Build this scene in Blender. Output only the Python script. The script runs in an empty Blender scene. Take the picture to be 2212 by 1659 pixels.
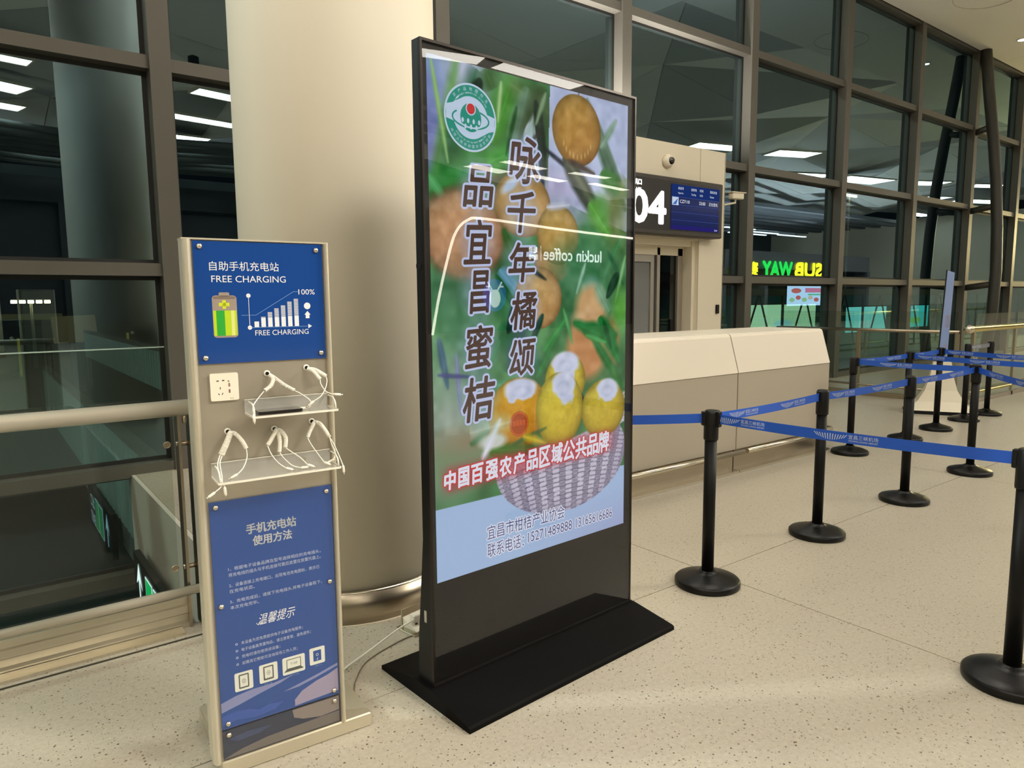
import bpy, math, random
import numpy as np
from math import sin, cos, pi, radians as R, sqrt, atan2, hypot
from mathutils import Vector, Matrix

SC = bpy.context.scene
COL = SC.collection

# ------------------------------------------------------------------ camera
AZ, PITCH, ROLL, FPX = R(52.8), R(-6.82), R(-0.47), 1527.0
F0 = Vector((cos(AZ), sin(AZ), 0)); R0 = Vector((sin(AZ), -cos(AZ), 0)); U0 = Vector((0, 0, 1))
FW = cos(PITCH) * F0 + sin(PITCH) * U0
UP = R0.cross(FW)
RT = cos(ROLL) * R0 + sin(ROLL) * UP
UP = -sin(ROLL) * R0 + cos(ROLL) * UP
cam_data = bpy.data.cameras.new('camera')
cam = bpy.data.objects.new('camera', cam_data); COL.objects.link(cam)
m = Matrix((RT, UP, -FW)).transposed().to_4x4(); m.translation = Vector((0, 0, 1.5))
cam.matrix_world = m
cam_data.sensor_fit = 'HORIZONTAL'; cam_data.sensor_width = 36.0
cam_data.lens = FPX / 2212.0 * 36.0
cam_data.clip_end = 500
SC.camera = cam

# ------------------------------------------------------------------ world, exposure
w = bpy.data.worlds.new('night'); SC.world = w; w.use_nodes = True
bg = w.node_tree.nodes['Background']; bg.inputs[0].default_value = (0.10, 0.16, 0.2, 1); bg.inputs[1].default_value = 0.03
vs = SC.view_settings
vs.view_transform = 'Standard'; vs.look = 'None'; vs.exposure = 0.0; vs.gamma = 1.0; vs.use_curve_mapping = False
try:
    SC.cycles.transparent_max_bounces = 24; SC.cycles.max_bounces = 8; SC.cycles.diffuse_bounces = 4
    SC.cycles.glossy_bounces = 5; SC.cycles.sample_clamp_indirect = 6.0; SC.cycles.use_denoising = True
    SC.cycles.caustics_reflective = False; SC.cycles.caustics_refractive = False
except Exception: pass
LAMP = 14.5             # radiance of the ceiling light panels
LAMP_COL = (1.0, 0.94, 0.83)

# ------------------------------------------------------------------ materials
def s2l(c):
    c = c / 255.0
    return c / 12.92 if c <= 0.04045 else ((c + 0.055) / 1.055) ** 2.4
def rgb(r, g, b): return (s2l(r), s2l(g), s2l(b), 1.0)
_M = {}
def mat(name, col=(200, 200, 200), rough=0.5, metal=0.0, emit=None, es=1.0, spec=0.5, bump=None, vary=None, coat=0.0, lin=None):
    if name in _M: return _M[name]
    M = bpy.data.materials.new(name); M.use_nodes = True
    nt = M.node_tree; b = nt.nodes['Principled BSDF']
    c = lin if lin else rgb(*col)
    b.inputs['Base Color'].default_value = c if len(c) == 4 else (*c, 1)
    b.inputs['Roughness'].default_value = rough; b.inputs['Metallic'].default_value = metal
    b.inputs['Specular IOR Level'].default_value = spec
    b.inputs['Coat Weight'].default_value = coat
    if emit:
        b.inputs['Emission Color'].default_value = rgb(*emit); b.inputs['Emission Strength'].default_value = es
    if vary or bump:
        tc = nt.nodes.new('ShaderNodeTexCoord')
        sc_, amt = vary if vary else (bump[0], 0)
        mp = nt.nodes.new('ShaderNodeMapping'); nt.links.new(tc.outputs['Object'], mp.inputs[0])
        n = nt.nodes.new('ShaderNodeTexNoise'); n.inputs['Detail'].default_value = 4
        if isinstance(sc_, tuple):
            mp.inputs['Scale'].default_value = sc_; n.inputs['Scale'].default_value = 1
        else: n.inputs['Scale'].default_value = sc_
        nt.links.new(mp.outputs[0], n.inputs['Vector'])
        if vary:
            mx = nt.nodes.new('ShaderNodeMix'); mx.data_type = 'RGBA'
            a = [max(0, v * (1 - amt)) for v in c[:3]] + [1]; d = [min(1, v * (1 + amt)) for v in c[:3]] + [1]
            mx.inputs[6].default_value = a; mx.inputs[7].default_value = d
            nt.links.new(n.outputs[0], mx.inputs[0]); nt.links.new(mx.outputs[2], b.inputs['Base Color'])
        if bump:
            bp = nt.nodes.new('ShaderNodeBump'); bp.inputs['Strength'].default_value = bump[1]; bp.inputs['Distance'].default_value = 0.01
            nt.links.new(n.outputs[0], bp.inputs['Height']); nt.links.new(bp.outputs[0], b.inputs['Normal'])
    _M[name] = M; return M

def glow(name, col, s):
    if name in _M: return _M[name]
    M = bpy.data.materials.new(name); M.use_nodes = True; nt = M.node_tree; nt.nodes.clear()
    o = nt.nodes.new('ShaderNodeOutputMaterial'); e = nt.nodes.new('ShaderNodeEmission')
    e.inputs[0].default_value = (*col[:3], 1) if max(col) <= 1.0 else rgb(*col); e.inputs[1].default_value = s
    nt.links.new(e.outputs[0], o.inputs[0]); _M[name] = M; return M

def pane(name, tint, refl=(1, 1, 1), ior=1.6, rough=0.0, haze=0.0):
    """clear glass: see-through with a Fresnel mirror on the outward faces"""
    if name in _M: return _M[name]
    M = bpy.data.materials.new(name); M.use_nodes = True; nt = M.node_tree; nt.nodes.clear()
    o = nt.nodes.new('ShaderNodeOutputMaterial'); mix = nt.nodes.new('ShaderNodeMixShader')
    t = nt.nodes.new('ShaderNodeBsdfTransparent'); t.inputs[0].default_value = (*tint, 1)
    g = nt.nodes.new('ShaderNodeBsdfGlossy'); g.inputs[0].default_value = (*refl, 1); g.inputs['Roughness'].default_value = rough
    fr = nt.nodes.new('ShaderNodeFresnel'); fr.inputs[0].default_value = ior
    ge = nt.nodes.new('ShaderNodeNewGeometry')
    inv = nt.nodes.new('ShaderNodeMath'); inv.operation = 'SUBTRACT'; inv.inputs[0].default_value = 1
    nt.links.new(ge.outputs['Backfacing'], inv.inputs[1])
    mu = nt.nodes.new('ShaderNodeMath'); mu.operation = 'MULTIPLY'
    nt.links.new(fr.outputs[0], mu.inputs[0]); nt.links.new(inv.outputs[0], mu.inputs[1])
    nt.links.new(mu.outputs[0], mix.inputs[0])
    src = t.outputs[0]
    if haze:
        d = nt.nodes.new('ShaderNodeBsdfDiffuse'); d.inputs[0].default_value = (0.9, 0.9, 0.88, 1)
        m2 = nt.nodes.new('ShaderNodeMixShader'); m2.inputs[0].default_value = haze
        nt.links.new(t.outputs[0], m2.inputs[1]); nt.links.new(d.outputs[0], m2.inputs[2]); src = m2.outputs[0]
    nt.links.new(src, mix.inputs[1]); nt.links.new(g.outputs[0], mix.inputs[2]); nt.links.new(mix.outputs[0], o.inputs[0])
    _M[name] = M; return M

def terrazzo():
    M = bpy.data.materials.new('terrazzo'); M.use_nodes = True; nt = M.node_tree; b = nt.nodes['Principled BSDF']
    tc = nt.nodes.new('ShaderNodeTexCoord')
    base = None
    big = nt.nodes.new('ShaderNodeTexNoise'); big.inputs['Scale'].default_value = 1.3; big.inputs['Detail'].default_value = 5
    nt.links.new(tc.outputs['Object'], big.inputs['Vector'])
    mx = nt.nodes.new('ShaderNodeMix'); mx.data_type = 'RGBA'
    mx.inputs[6].default_value = (0.45, 0.405, 0.32, 1); mx.inputs[7].default_value = (0.50, 0.452, 0.358, 1)
    nt.links.new(big.outputs[0], mx.inputs[0]); base = mx.outputs[2]
    fine = nt.nodes.new('ShaderNodeTexNoise'); fine.inputs['Scale'].default_value = 60; fine.inputs['Detail'].default_value = 3
    nt.links.new(tc.outputs['Object'], fine.inputs['Vector'])
    mf = nt.nodes.new('ShaderNodeMix'); mf.data_type = 'RGBA'; mf.blend_type = 'OVERLAY'; mf.inputs[0].default_value = 0.22
    nt.links.new(base, mf.inputs[6]); nt.links.new(fine.outputs[0], mf.inputs[7]); base = mf.outputs[2]
    for sc_, thr, col in ((62, 0.13, (0.17, 0.13, 0.08, 1)), (105, 0.14, (0.22, 0.18, 0.12, 1)), (46, 0.085, (0.07, 0.06, 0.05, 1)), (75, 0.07, (0.72, 0.68, 0.58, 1))):
        v = nt.nodes.new('ShaderNodeTexVoronoi'); v.inputs['Scale'].default_value = sc_; v.inputs['Randomness'].default_value = 1
        nt.links.new(tc.outputs['Object'], v.inputs['Vector'])
        # the chip's own random value decides its size, so chips stay sparse and uneven
        sep = nt.nodes.new('ShaderNodeSeparateColor'); nt.links.new(v.outputs['Color'], sep.inputs[0])
        ml = nt.nodes.new('ShaderNodeMath'); ml.operation = 'MULTIPLY'; ml.inputs[1].default_value = thr * 2.3
        pw = nt.nodes.new('ShaderNodeMath'); pw.operation = 'POWER'; pw.inputs[1].default_value = 2.6
        nt.links.new(sep.outputs[0], pw.inputs[0]); nt.links.new(pw.outputs[0], ml.inputs[0])
        lt = nt.nodes.new('ShaderNodeMath'); lt.operation = 'LESS_THAN'
        nt.links.new(v.outputs['Distance'], lt.inputs[0]); nt.links.new(ml.outputs[0], lt.inputs[1])
        m2 = nt.nodes.new('ShaderNodeMix'); m2.data_type = 'RGBA'; m2.inputs[7].default_value = col
        nt.links.new(lt.outputs[0], m2.inputs[0]); nt.links.new(base, m2.inputs[6]); base = m2.outputs[2]
    nt.links.new(base, b.inputs['Base Color'])
    rr = nt.nodes.new('ShaderNodeMapRange'); rr.inputs[3].default_value = 0.30; rr.inputs[4].default_value = 0.34
    nt.links.new(big.outputs[0], rr.inputs[0]); nt.links.new(rr.outputs[0], b.inputs['Roughness'])
    b.inputs['Specular IOR Level'].default_value = 0.5
    return M

def vcol_screen(name, strength):
    M = bpy.data.materials.new(name); M.use_nodes = True; nt = M.node_tree; nt.nodes.clear()
    o = nt.nodes.new('ShaderNodeOutputMaterial'); e = nt.nodes.new('ShaderNodeEmission'); a = nt.nodes.new('ShaderNodeAttribute')
    a.attribute_name = 'Col'; nt.links.new(a.outputs['Color'], e.inputs[0]); e.inputs[1].default_value = strength
    nt.links.new(e.outputs[0], o.inputs[0]); return M

TERR = terrazzo()
M_steel = mat('brushed_steel', (176, 164, 144), 0.32, 1.0, vary=((3, 3, 120), 0.10))
M_steel_plate = mat('brushed_steel_plate', (186, 178, 162), 0.38, .72, vary=((4, 4, 4), 0.07))
M_polish = mat('polished_steel', (222, 214, 196), 0.25, 1.0)
M_alu = mat('anodised_aluminium', (206, 198, 178), 0.38, 0.55)
M_brass = mat('brass_tube', (214, 200, 140), 0.18, 1.0)
M_mull = mat('brown_grey_mullion', (98, 94, 86), 0.5, 0.25, vary=(6, 0.06))
M_mdark = mat('dark_gasket', (30, 32, 31), 0.5)
M_white = mat('cream_white_panel', (232, 222, 200), 0.5)
M_white2 = mat('white_cabinet_top', (238, 228, 210), 0.35)
M_grey = mat('warm_grey_panel', (188, 178, 160), 0.45)
M_plaster = mat('painted_column_plaster', (238, 230, 212), 0.55, vary=(1.5, 0.03), bump=(14, 0.05))
M_ceil = mat('ceiling_white', (234, 234, 228), 0.6)
M_ceil3 = [M_ceil, mat('ceiling_fold_half_shade', (212, 213, 210), 0.6), mat('ceiling_fold_shade', (178, 181, 182), 0.6)]  # shading of the folds put into colour as three panel tones
M_black = mat('black_plastic', (10, 9, 9), 0.42, spec=.3)
M_blackm = mat('black_matte_post', (9, 8, 8), 0.5, spec=.22)
M_blackg = mat('black_glass_back', (14, 12, 11), 0.6, spec=.2)
M_base = mat('black_powder_coat', (8, 7, 7), 0.6, spec=.1, bump=(300, 0.08))
M_cable = mat('white_cable', (240, 235, 222), 0.35)
M_plug = mat('white_plug', (236, 230, 216), 0.3)
M_socket = mat('socket_plastic', (234, 226, 208), 0.3)
M_blue = mat('blue_print', (26, 68, 140), 0.16, coat=0.6)
M_blue2 = mat('blue_print_lower', (40, 74, 142), 0.16, coat=0.6)
M_print = mat('white_print', (222, 226, 232), 0.4)
M_acrylic = pane('acrylic', (0.95, 0.95, 0.94), ior=1.5, haze=0.16)
M_acr_edge = mat('acrylic_edge', (232, 228, 214), 0.15, coat=0.5)
M_belt = mat('blue_webbing', (24, 84, 190), 0.55, bump=((400, 400, 30), 0.1))
M_beltp = mat('belt_print', (196, 206, 222), 0.55)
M_facglass = pane('curtain_glass', (0.62, 0.68, 0.64), (0.60, 0.86, 1.0), ior=3.0)
M_railglass = pane('railing_glass', (0.86, 0.90, 0.87), (0.95, 1, 0.96), ior=1.45)
M_cover = pane('display_cover_glass', (0.97, 0.97, 0.97), ior=1.48)
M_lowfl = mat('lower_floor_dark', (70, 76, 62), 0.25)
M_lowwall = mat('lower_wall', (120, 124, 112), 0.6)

# ------------------------------------------------------------------ mesh helpers
class MB:
    def __init__(s): s.v = []; s.f = []; s.m = []; s.sm = []
    def add(s, vs, fs, mi=0, smooth=False):
        o = len(s.v); s.v += [tuple(x) for x in vs]
        for f in fs: s.f.append([i + o for i in f]); s.m.append(mi); s.sm.append(smooth)
        return s
    def box(s, x0, x1, y0, y1, z0, z1, mi=0):
        v = [(x, y, z) for z in (z0, z1) for y in (y0, y1) for x in (x0, x1)]
        return s.add(v, [(0, 2, 3, 1), (4, 5, 7, 6), (0, 1, 5, 4), (2, 6, 7, 3), (0, 4, 6, 2), (1, 3, 7, 5)], mi)
    def bbox(s, x0, x1, y0, y1, z0, z1, c=0.004, mi=0):
        """box with chamfered vertical and horizontal edges"""
        v = []
        for z, k in ((z0, c), (z0 + c, 0), (z1 - c, 0), (z1, c)):
            a, b, d, e = x0 + k, x1 - k, y0 + k, y1 - k
            q = c
            v += [(a + q, d, z), (b - q, d, z), (b, d + q, z), (b, e - q, z), (b - q, e, z), (a + q, e, z), (a, e - q, z), (a, d + q, z)]
        f = [tuple(range(7, -1, -1)), tuple(range(24, 32))]
        for r in range(3):
            for i in range(8):
                j = (i + 1) % 8; f.append((r * 8 + i, r * 8 + j, r * 8 + 8 + j, r * 8 + 8 + i))
        return s.add(v, f, mi)
    def prism(s, pts, axis, a0, a1, mi=0):
        """extrude a 2D outline along an axis: 'x' -> pts are (y,z), 'y' -> (x,z), 'z' -> (x,y)"""
        def P(p, a): return {'x': (a, p[0], p[1]), 'y': (p[0], a, p[1]), 'z': (p[0], p[1], a)}[axis]
        n = len(pts); v = [P(p, a0) for p in pts] + [P(p, a1) for p in pts]
        f = [tuple(range(n - 1, -1, -1)), tuple(range(n, 2 * n))] + [(i, (i + 1) % n, n + (i + 1) % n, n + i) for i in range(n)]
        return s.add(v, f, mi)
    def tube(s, pts, r, n=10, mi=0, caps=True, smooth=True):
        pts = [Vector(p) for p in pts]; rr = r if isinstance(r, (list, tuple)) else [r] * len(pts)
        v = []; prev = None
        for i, p in enumerate(pts):
            t = (pts[min(i + 1, len(pts) - 1)] - pts[max(i - 1, 0)])
            t = t.normalized() if t.length > 1e-9 else Vector((0, 0, 1))
            if prev is None:
                a = Vector((0, 0, 1)) if abs(t.z) < 0.9 else Vector((1, 0, 0)); u = t.cross(a).normalized()
            else:
                u = prev - t * prev.dot(t); u = u.normalized() if u.length > 1e-6 else prev
            prev = u; q = t.cross(u)
            for k in range(n): v.append(p + (u * cos(2 * pi * k / n) + q * sin(2 * pi * k / n)) * rr[i])
        f = []
        for i in range(len(pts) - 1):
            for k in range(n):
                k2 = (k + 1) % n; f.append((i * n + k, i * n + k2, i * n + n + k2, i * n + n + k))
        s.add(v, f, mi, smooth)
        if caps:
            o = len(s.v) - len(v); L = len(pts)
            s.f.append([o + k for k in range(n - 1, -1, -1)]); s.m.append(mi); s.sm.append(False)
            s.f.append([o + (L - 1) * n + k for k in range(n)]); s.m.append(mi); s.sm.append(False)
        return s
    def lathe(s, prof, n=40, c=(0, 0, 0), mi=0, smooth=True):
        v = []
        for r, z in prof:
            for k in range(n): v.append((c[0] + r * cos(2 * pi * k / n), c[1] + r * sin(2 * pi * k / n), c[2] + z))
        f = []
        for i in range(len(prof) - 1):
            for k in range(n):
                k2 = (k + 1) % n; f.append((i * n + k, i * n + k2, i * n + n + k2, i * n + n + k))
        s.add(v, f, mi, smooth); o = len(s.v) - len(v)
        s.f.append([o + k for k in range(n - 1, -1, -1)]); s.m.append(mi); s.sm.append(False)
        s.f.append([o + (len(prof) - 1) * n + k for k in range(n)]); s.m.append(mi); s.sm.append(False)
        return s
    def ball(s, c, r, n=16, mi=0, sz=1.0):
        h = n // 2
        return s.lathe([(max(1e-4, r * sin(pi * i / h)), -r * sz * cos(pi * i / h)) for i in range(h + 1)], n, c, mi)
    def xf(s, M):
        s.v = [tuple(M @ Vector(p)) for p in s.v]; return s
    def build(s, name, mats, parent=None, loc=None):
        me = bpy.data.meshes.new(name); me.from_pydata(s.v, [], s.f)
        for M in (mats if isinstance(mats, (list, tuple)) else [mats]): me.materials.append(M)
        me.polygons.foreach_set('material_index', s.m); me.polygons.foreach_set('use_smooth', s.sm)
        me.update(); o = bpy.data.objects.new(name, me); COL.objects.link(o)
        if parent is not None: o.parent = parent
        if loc: o.location = loc
        return o

def thing(name, label, cat, loc=(0, 0, 0), rz=0, group=None):
    o = bpy.data.objects.new(name, None); COL.objects.link(o); o.empty_display_size = 0.1
    o.location = loc; o.rotation_euler = (0, 0, rz); o['label'] = label; o['category'] = cat
    if group: o['group'] = group
    return o
def tag(o, label, cat, group=None):
    o['label'] = label; o['category'] = cat
    if group: o['group'] = group
    return o
def struct(name, label=None):
    o = bpy.data.objects.new(name, None); COL.objects.link(o); o['kind'] = 'structure'
    o['category'] = 'structure'
    if label: o['label'] = label
    return o
def smesh(o, label=None):
    o['kind'] = 'structure'; o['category'] = 'structure'
    if label: o['label'] = label
    return o

_tc = {}
def text_geo(s, off=0.0, shear=0.0, space=1.0, res=3):
    """flat outline of a string at size 1: vertices (x,y), faces, width"""
    k = (s, off, shear, space)
    if k in _tc: return _tc[k]
    c = bpy.data.curves.new('t', 'FONT'); c.body = s; c.offset = off; c.shear = shear; c.space_character = space; c.resolution_u = res
    o = bpy.data.objects.new('t', c); COL.objects.link(o)
    dg = bpy.context.evaluated_depsgraph_get(); me = bpy.data.meshes.new_from_object(o.evaluated_get(dg))
    v = [(a.co.x, a.co.y) for a in me.vertices]; f = [list(p.vertices) for p in me.polygons]
    bpy.data.objects.remove(o); bpy.data.curves.remove(c); bpy.data.meshes.remove(me)
    xs = [a[0] for a in v] or [0]; ys = [a[1] for a in v] or [0]
    _tc[k] = (v, f, (min(xs), max(xs), min(ys), max(ys))); return _tc[k]
def put(mb, s, x, z, h, w=None, y=0.0, mi=0, align='l', off=0.0, shear=0.0, space=1.0, ang=0.0, fn=None):
    """print a string on the x-z plane facing -y; h = glyph box height, w = total width (optional); (x,z) = lower-left, or centre for 'c'"""
    v, f, (x0, x1, y0, y1) = text_geo(s, off, shear, space)
    if not v: return
    sy = h / (y1 - y0); sx = (w / (x1 - x0)) if w else sy
    W, H = (x1 - x0) * sx, h
    ox, oz = (x - W / 2, z - H / 2) if align == 'c' else (x, z)
    out = []
    for a, b in v:
        px, pz = (a - x0) * sx, (b - y0) * sy
        if ang:
            if align == 'c':
                qx, qz = px - W / 2, pz - H / 2; px, pz = qx * cos(ang) - qz * sin(ang) + W / 2, qx * sin(ang) + qz * cos(ang) + H / 2
            else: px, pz = px * cos(ang) - pz * sin(ang), px * sin(ang) + pz * cos(ang)
        p = (ox + px, y, oz + pz)
        out.append(fn(p) if fn else p)
    mb.add(out, f, mi)
def fat(mb, s, x, z, h, r, n=10, **k):
    """heavier lettering: overlapping copies shifted around by r"""
    for i in range(n):
        a = 2 * pi * i / n; put(mb, s, x + r * cos(a), z + r * sin(a), h, **k)
def disc(mb, cx, cz, rx, rz, y=0.0, mi=0, n=28, a0=0, a1=2 * pi):
    full = abs(a1 - a0 - 2 * pi) < 1e-6
    v = [(cx + rx * cos(a0 + (a1 - a0) * k / n), y, cz + rz * sin(a0 + (a1 - a0) * k / n)) for k in range(n if full else n + 1)]
    mb.add(v, [tuple(range(len(v)))], mi)
def ring(mb, cx, cz, rx, rz, t, y=0.0, mi=0, n=40, a0=0, a1=2 * pi):
    v = []
    for k in range(n + 1):
        a = a0 + (a1 - a0) * k / n
        v += [(cx + rx * cos(a), y, cz + rz * sin(a)), (cx + (rx - t) * cos(a), y, cz + (rz - t) * sin(a))]
    mb.add(v, [(2 * k, 2 * k + 2, 2 * k + 3, 2 * k + 1) for k in range(n)], mi)
def rect(mb, x0, x1, z0, z1, y=0.0, mi=0):
    mb.add([(x0, y, z0), (x1, y, z0), (x1, y, z1), (x0, y, z1)], [(0, 1, 2, 3)], mi)
def rrect(mb, x0, x1, z0, z1, r, y=0.0, mi=0):
    v = []
    for cx, cz, a in ((x1 - r, z1 - r, 0), (x0 + r, z1 - r, pi / 2), (x0 + r, z0 + r, pi), (x1 - r, z0 + r, 1.5 * pi)):
        v += [(cx + r * cos(a + pi / 2 * k / 4), y, cz + r * sin(a + pi / 2 * k / 4)) for k in range(5)]
    mb.add(v, [tuple(range(20))], mi)
def rr_outline(x0, x1, z0, z1, r, n=4):
    v = []
    for cx, cz, a in ((x1 - r, z1 - r, 0), (x0 + r, z1 - r, pi / 2), (x0 + r, z0 + r, pi), (x1 - r, z0 + r, 1.5 * pi)):
        v += [(cx + r * cos(a + pi / 2 * k / n), cz + r * sin(a + pi / 2 * k / n)) for k in range(n + 1)]
    return v
def line(mb, p, q, t, y=0.0, mi=0):
    dx, dz = q[0] - p[0], q[1] - p[1]; L = hypot(dx, dz) or 1; nx, nz = -dz / L * t / 2, dx / L * t / 2
    mb.add([(p[0] - nx, y, p[1] - nz), (q[0] - nx, y, q[1] - nz), (q[0] + nx, y, q[1] + nz), (p[0] + nx, y, p[1] + nz)], [(0, 1, 2, 3)], mi)

# ================================================================== STRUCTURE
WALL_Y = 7.0; RAIL_Y = 3.44; ZC = 7.0

# ---- floor: large terrazzo slabs with thin joints
fl = struct('floor', 'pale beige speckled terrazzo floor of large slabs')
XJ = [-10.5, -7.1, -3.7, -0.3, 3.12, 6.52, 9.92]; XJ += [9.92 + 3.4 * i for i in range(1, 14)]
YJ = [-21, -17.9, -14.5, -11.1, -7.85, -4.46, -1.07, 2.33, RAIL_Y, 7.0]
slabs = []
for i in range(len(XJ) - 1):
    for j in range(len(YJ) - 1):
        x0, x1, y0, y1 = XJ[i], XJ[i + 1], YJ[j], YJ[j + 1]
        if j == 8:
            if x1 <= 1.0: continue
            x0 = max(x0, 1.03)
        g = 0.003
        a, b = (0 if j in (8,) else g), (0 if j in (7,) and x1 > 1.03 else g)
        mb = MB().box(x0 + g, x1 - g, y0 + a, y1 - b, -0.03, 0)
        mb.build('floor_slab', TERR, fl)
MB().box(-10.5, 54.1, -21, RAIL_Y, -0.30, -0.031).build('joint_bed', mat('joint_grout', (96, 84, 66), 0.8), fl)
MB().box(1.03, 54.1, RAIL_Y, 6.95, -0.30, -0.031).build('joint_bed', M_grey, fl)
# fascia faces of the slab around the void
tr = struct('trim_1', 'white fascia under the floor edge around the void')
MB().box(1.00, 1.03, RAIL_Y, 6.95, -0.85, 0.0).build('fascia_panel', mat('fascia_white', (214, 208, 196), 0.5), tr)
MB().box(-10.5, 1.0, RAIL_Y + 0.0, RAIL_Y + 0.02, -0.85, -0.03).build('fascia_panel', M_white, tr)
MB().box(1.03, 10.82, 6.9, 6.95, -0.85, -0.3).build('fascia_panel', M_white, tr)
# lower level
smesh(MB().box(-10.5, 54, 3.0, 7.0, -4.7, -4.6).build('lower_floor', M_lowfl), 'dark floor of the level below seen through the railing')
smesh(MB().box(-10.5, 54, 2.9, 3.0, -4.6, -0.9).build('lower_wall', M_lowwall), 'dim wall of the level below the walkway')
smesh(MB().box(-10.6, -10.5, -21, 7, -4.6, 7).build('wall_left', M_white), 'plain end wall of the hall')
smesh(MB().box(54.0, 54.1, -21, 7, 0, 7).build('wall_right', M_white), 'far end wall of the hall')
smesh(MB().box(-10.6, 54.1, -21.2, -21, 0, 7).build('wall_back', mat('hall_back_wall', (60, 66, 64), 0.6)), 'back wall of the hall behind the shops')

# ---- ceiling: folded triangular panels, flat strip by the glass
ce = struct('ceiling', 'white ceiling of folded triangular panels')
rng = random.Random(4)
CX = [-10.5 + 4.3 * i for i in range(16)]; CY = [4.9 - 4.3 * j for j in range(7)]; CY[-1] = -21.0
hz = {}
for i in range(16):
    for j in range(7): hz[i, j] = ZC + (0.0 if j == 0 else ((i + j) % 2) * 0.62 + rng.uniform(0.0, 0.12))
for i in range(15):
    for j in range(6):
        q = [(CX[i], CY[j], hz[i, j]), (CX[i + 1], CY[j], hz[i + 1, j]), (CX[i + 1], CY[j + 1], hz[i + 1, j + 1]), (CX[i], CY[j + 1], hz[i, j + 1])]
        tris = ((0, 1, 2), (0, 2, 3)) if (i + j) % 2 else ((0, 1, 3), (1, 2, 3))
        for t in tris:
            c = [sum(q[k][a] for k in t) / 3 for a in range(3)]
            lo = []
            for k in t:
                d = [c[a] - q[k][a] for a in range(3)]; L = hypot(d[0], d[1])
                lo.append(tuple(q[k][a] + d[a] * 0.02 / L for a in range(3)))
            hi = [(p[0], p[1], p[2] + 0.04) for p in lo]
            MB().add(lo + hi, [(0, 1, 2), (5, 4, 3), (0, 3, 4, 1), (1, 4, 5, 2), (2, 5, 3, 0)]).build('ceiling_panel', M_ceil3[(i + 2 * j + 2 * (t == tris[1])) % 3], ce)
for i in range(15):
    if (i * 7) % 3 == 9: continue
    MB().box(CX[i] + .006, CX[i + 1] - .006, 4.9, 6.8, ZC - .08, ZC - .04).build('ceiling_panel', M_ceil, ce)
MB().box(-10.5, 54.1, -21, 7.2, 7.9, 8.0).build('roof_deck', M_mdark, ce)
mb = MB(); mb.tube([(15.2 + .62 * cos(a), 5.6 + .5 * sin(a), ZC - .082) for a in [i * pi / 16 for i in range(33)]], 0.006, 6)
mb.build('access_hatch_ring', M_grey, ce)

# ---- ceiling light panels
lamp_m = glow('ceiling_lamp', LAMP_COL, LAMP)
LIGHTS = [ # x, y, length, width, rotation degrees, label
 (10.35, -8.55, 1.7, .55, 20), (12.95, -8.12, 2.7, .55, 3), (20.4, -18.0, 2.3, .75, -6), (20.95, -16.4, 2.5, .55, -4), (24.0, -17.9, 2.4, .6, -3),
 (24.8, -16.1, 2.4, .5, 4), (28.0, -17.5, 3.1, .5, -4), (21.8, -2.55, 2.0, .8, 15), (25.3, -1.65, 1.9, 1.0, 20), (30.0, -4.0, 2.6, .9, 22),
 (33.6, -3.2, 3.0, 1.35, 12), (37.2, -1.8, 1.8, 1.1, 28), (42.6, -4.1, 2.6, 1.0, 25), (40.5, -.5, 1.7, .9, 26), (46.8, -3.0, 3.4, 1.2, 20),
 (0.3, -5.8, 2.4, .5, -10), (0.3, -8.2, 2.6, .9, -20), (0.3, -10.4, 2.6, .7, -14), (3.3, -7.5, 1.1, .8, 10), (5.7, -6.2, 1.4, .6, -10),
 (6.1, -9.2, 2.2, .6, -8), (10.0, -1.6, 3.0, 1.3, 8), (13.2, -3.2, 3.0, 1.3, 10), (7.6, -.4, 1.8, .9, 0), (-6.0, -3.0, 2.6, .9, 0), (-6, -10, 2.6, .9, 0),
 (8.5, -14, 2.6, .9, 10), (3, -15, 2.6, .9, 0), (-1.5, -2.0, 2.6, .9, 0), (-3.8, -5.5, 2.6, .9, 5), (4.3, 2.5, 2.2, 1.0, 5), (3.1, 5.0, 1.4, .8, 0), (-2.4, .9, 2.4, 1.0, 0), (-6, 2.0, 2.6, .9, 0), (5.5, -12, 2.6, .9, 0), (-2.5, -12.5, 2.6, .9, 0), (54-3, -8, 2.6, .9, 0), (34, -12, 2.6, .9, 15), (44, -12, 2.6, .9, 15)]
LL = ['light panel mirrored at the top left corner of the display glass', 'long light panel mirrored along the top edge of the display glass',
 'light panel mirrored over the upper character of the left column on the display', 'light panel mirrored left of the sign character at top centre of the display', 'light panel mirrored in the middle of the row on the display',
 'light panel mirrored under the large hanging orange on the display', 'rightmost light panel of the row mirrored on the display', 'light panel mirrored just above the gate portal roof',
 'light panel mirrored in the second bay of glass right of the portal', 'light panel mirrored low against the transom right of the portal', 'broad light panel mirrored in the third bay right of the portal',
 'light panel mirrored left of the bowed strut', 'lower light panel mirrored left of the bowed strut', 'upper light panel mirrored behind the bowed strut', 'lower light panel mirrored behind the bowed strut',
 'top light panel mirrored at the left edge of the picture', 'second light panel mirrored at the left edge of the picture', 'third light panel mirrored at the left edge of the picture', 'small light panel mirrored beside the first mullion',
 'upper light panel mirrored between first mullion and column', 'lower light panel mirrored between first mullion and column']
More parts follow.
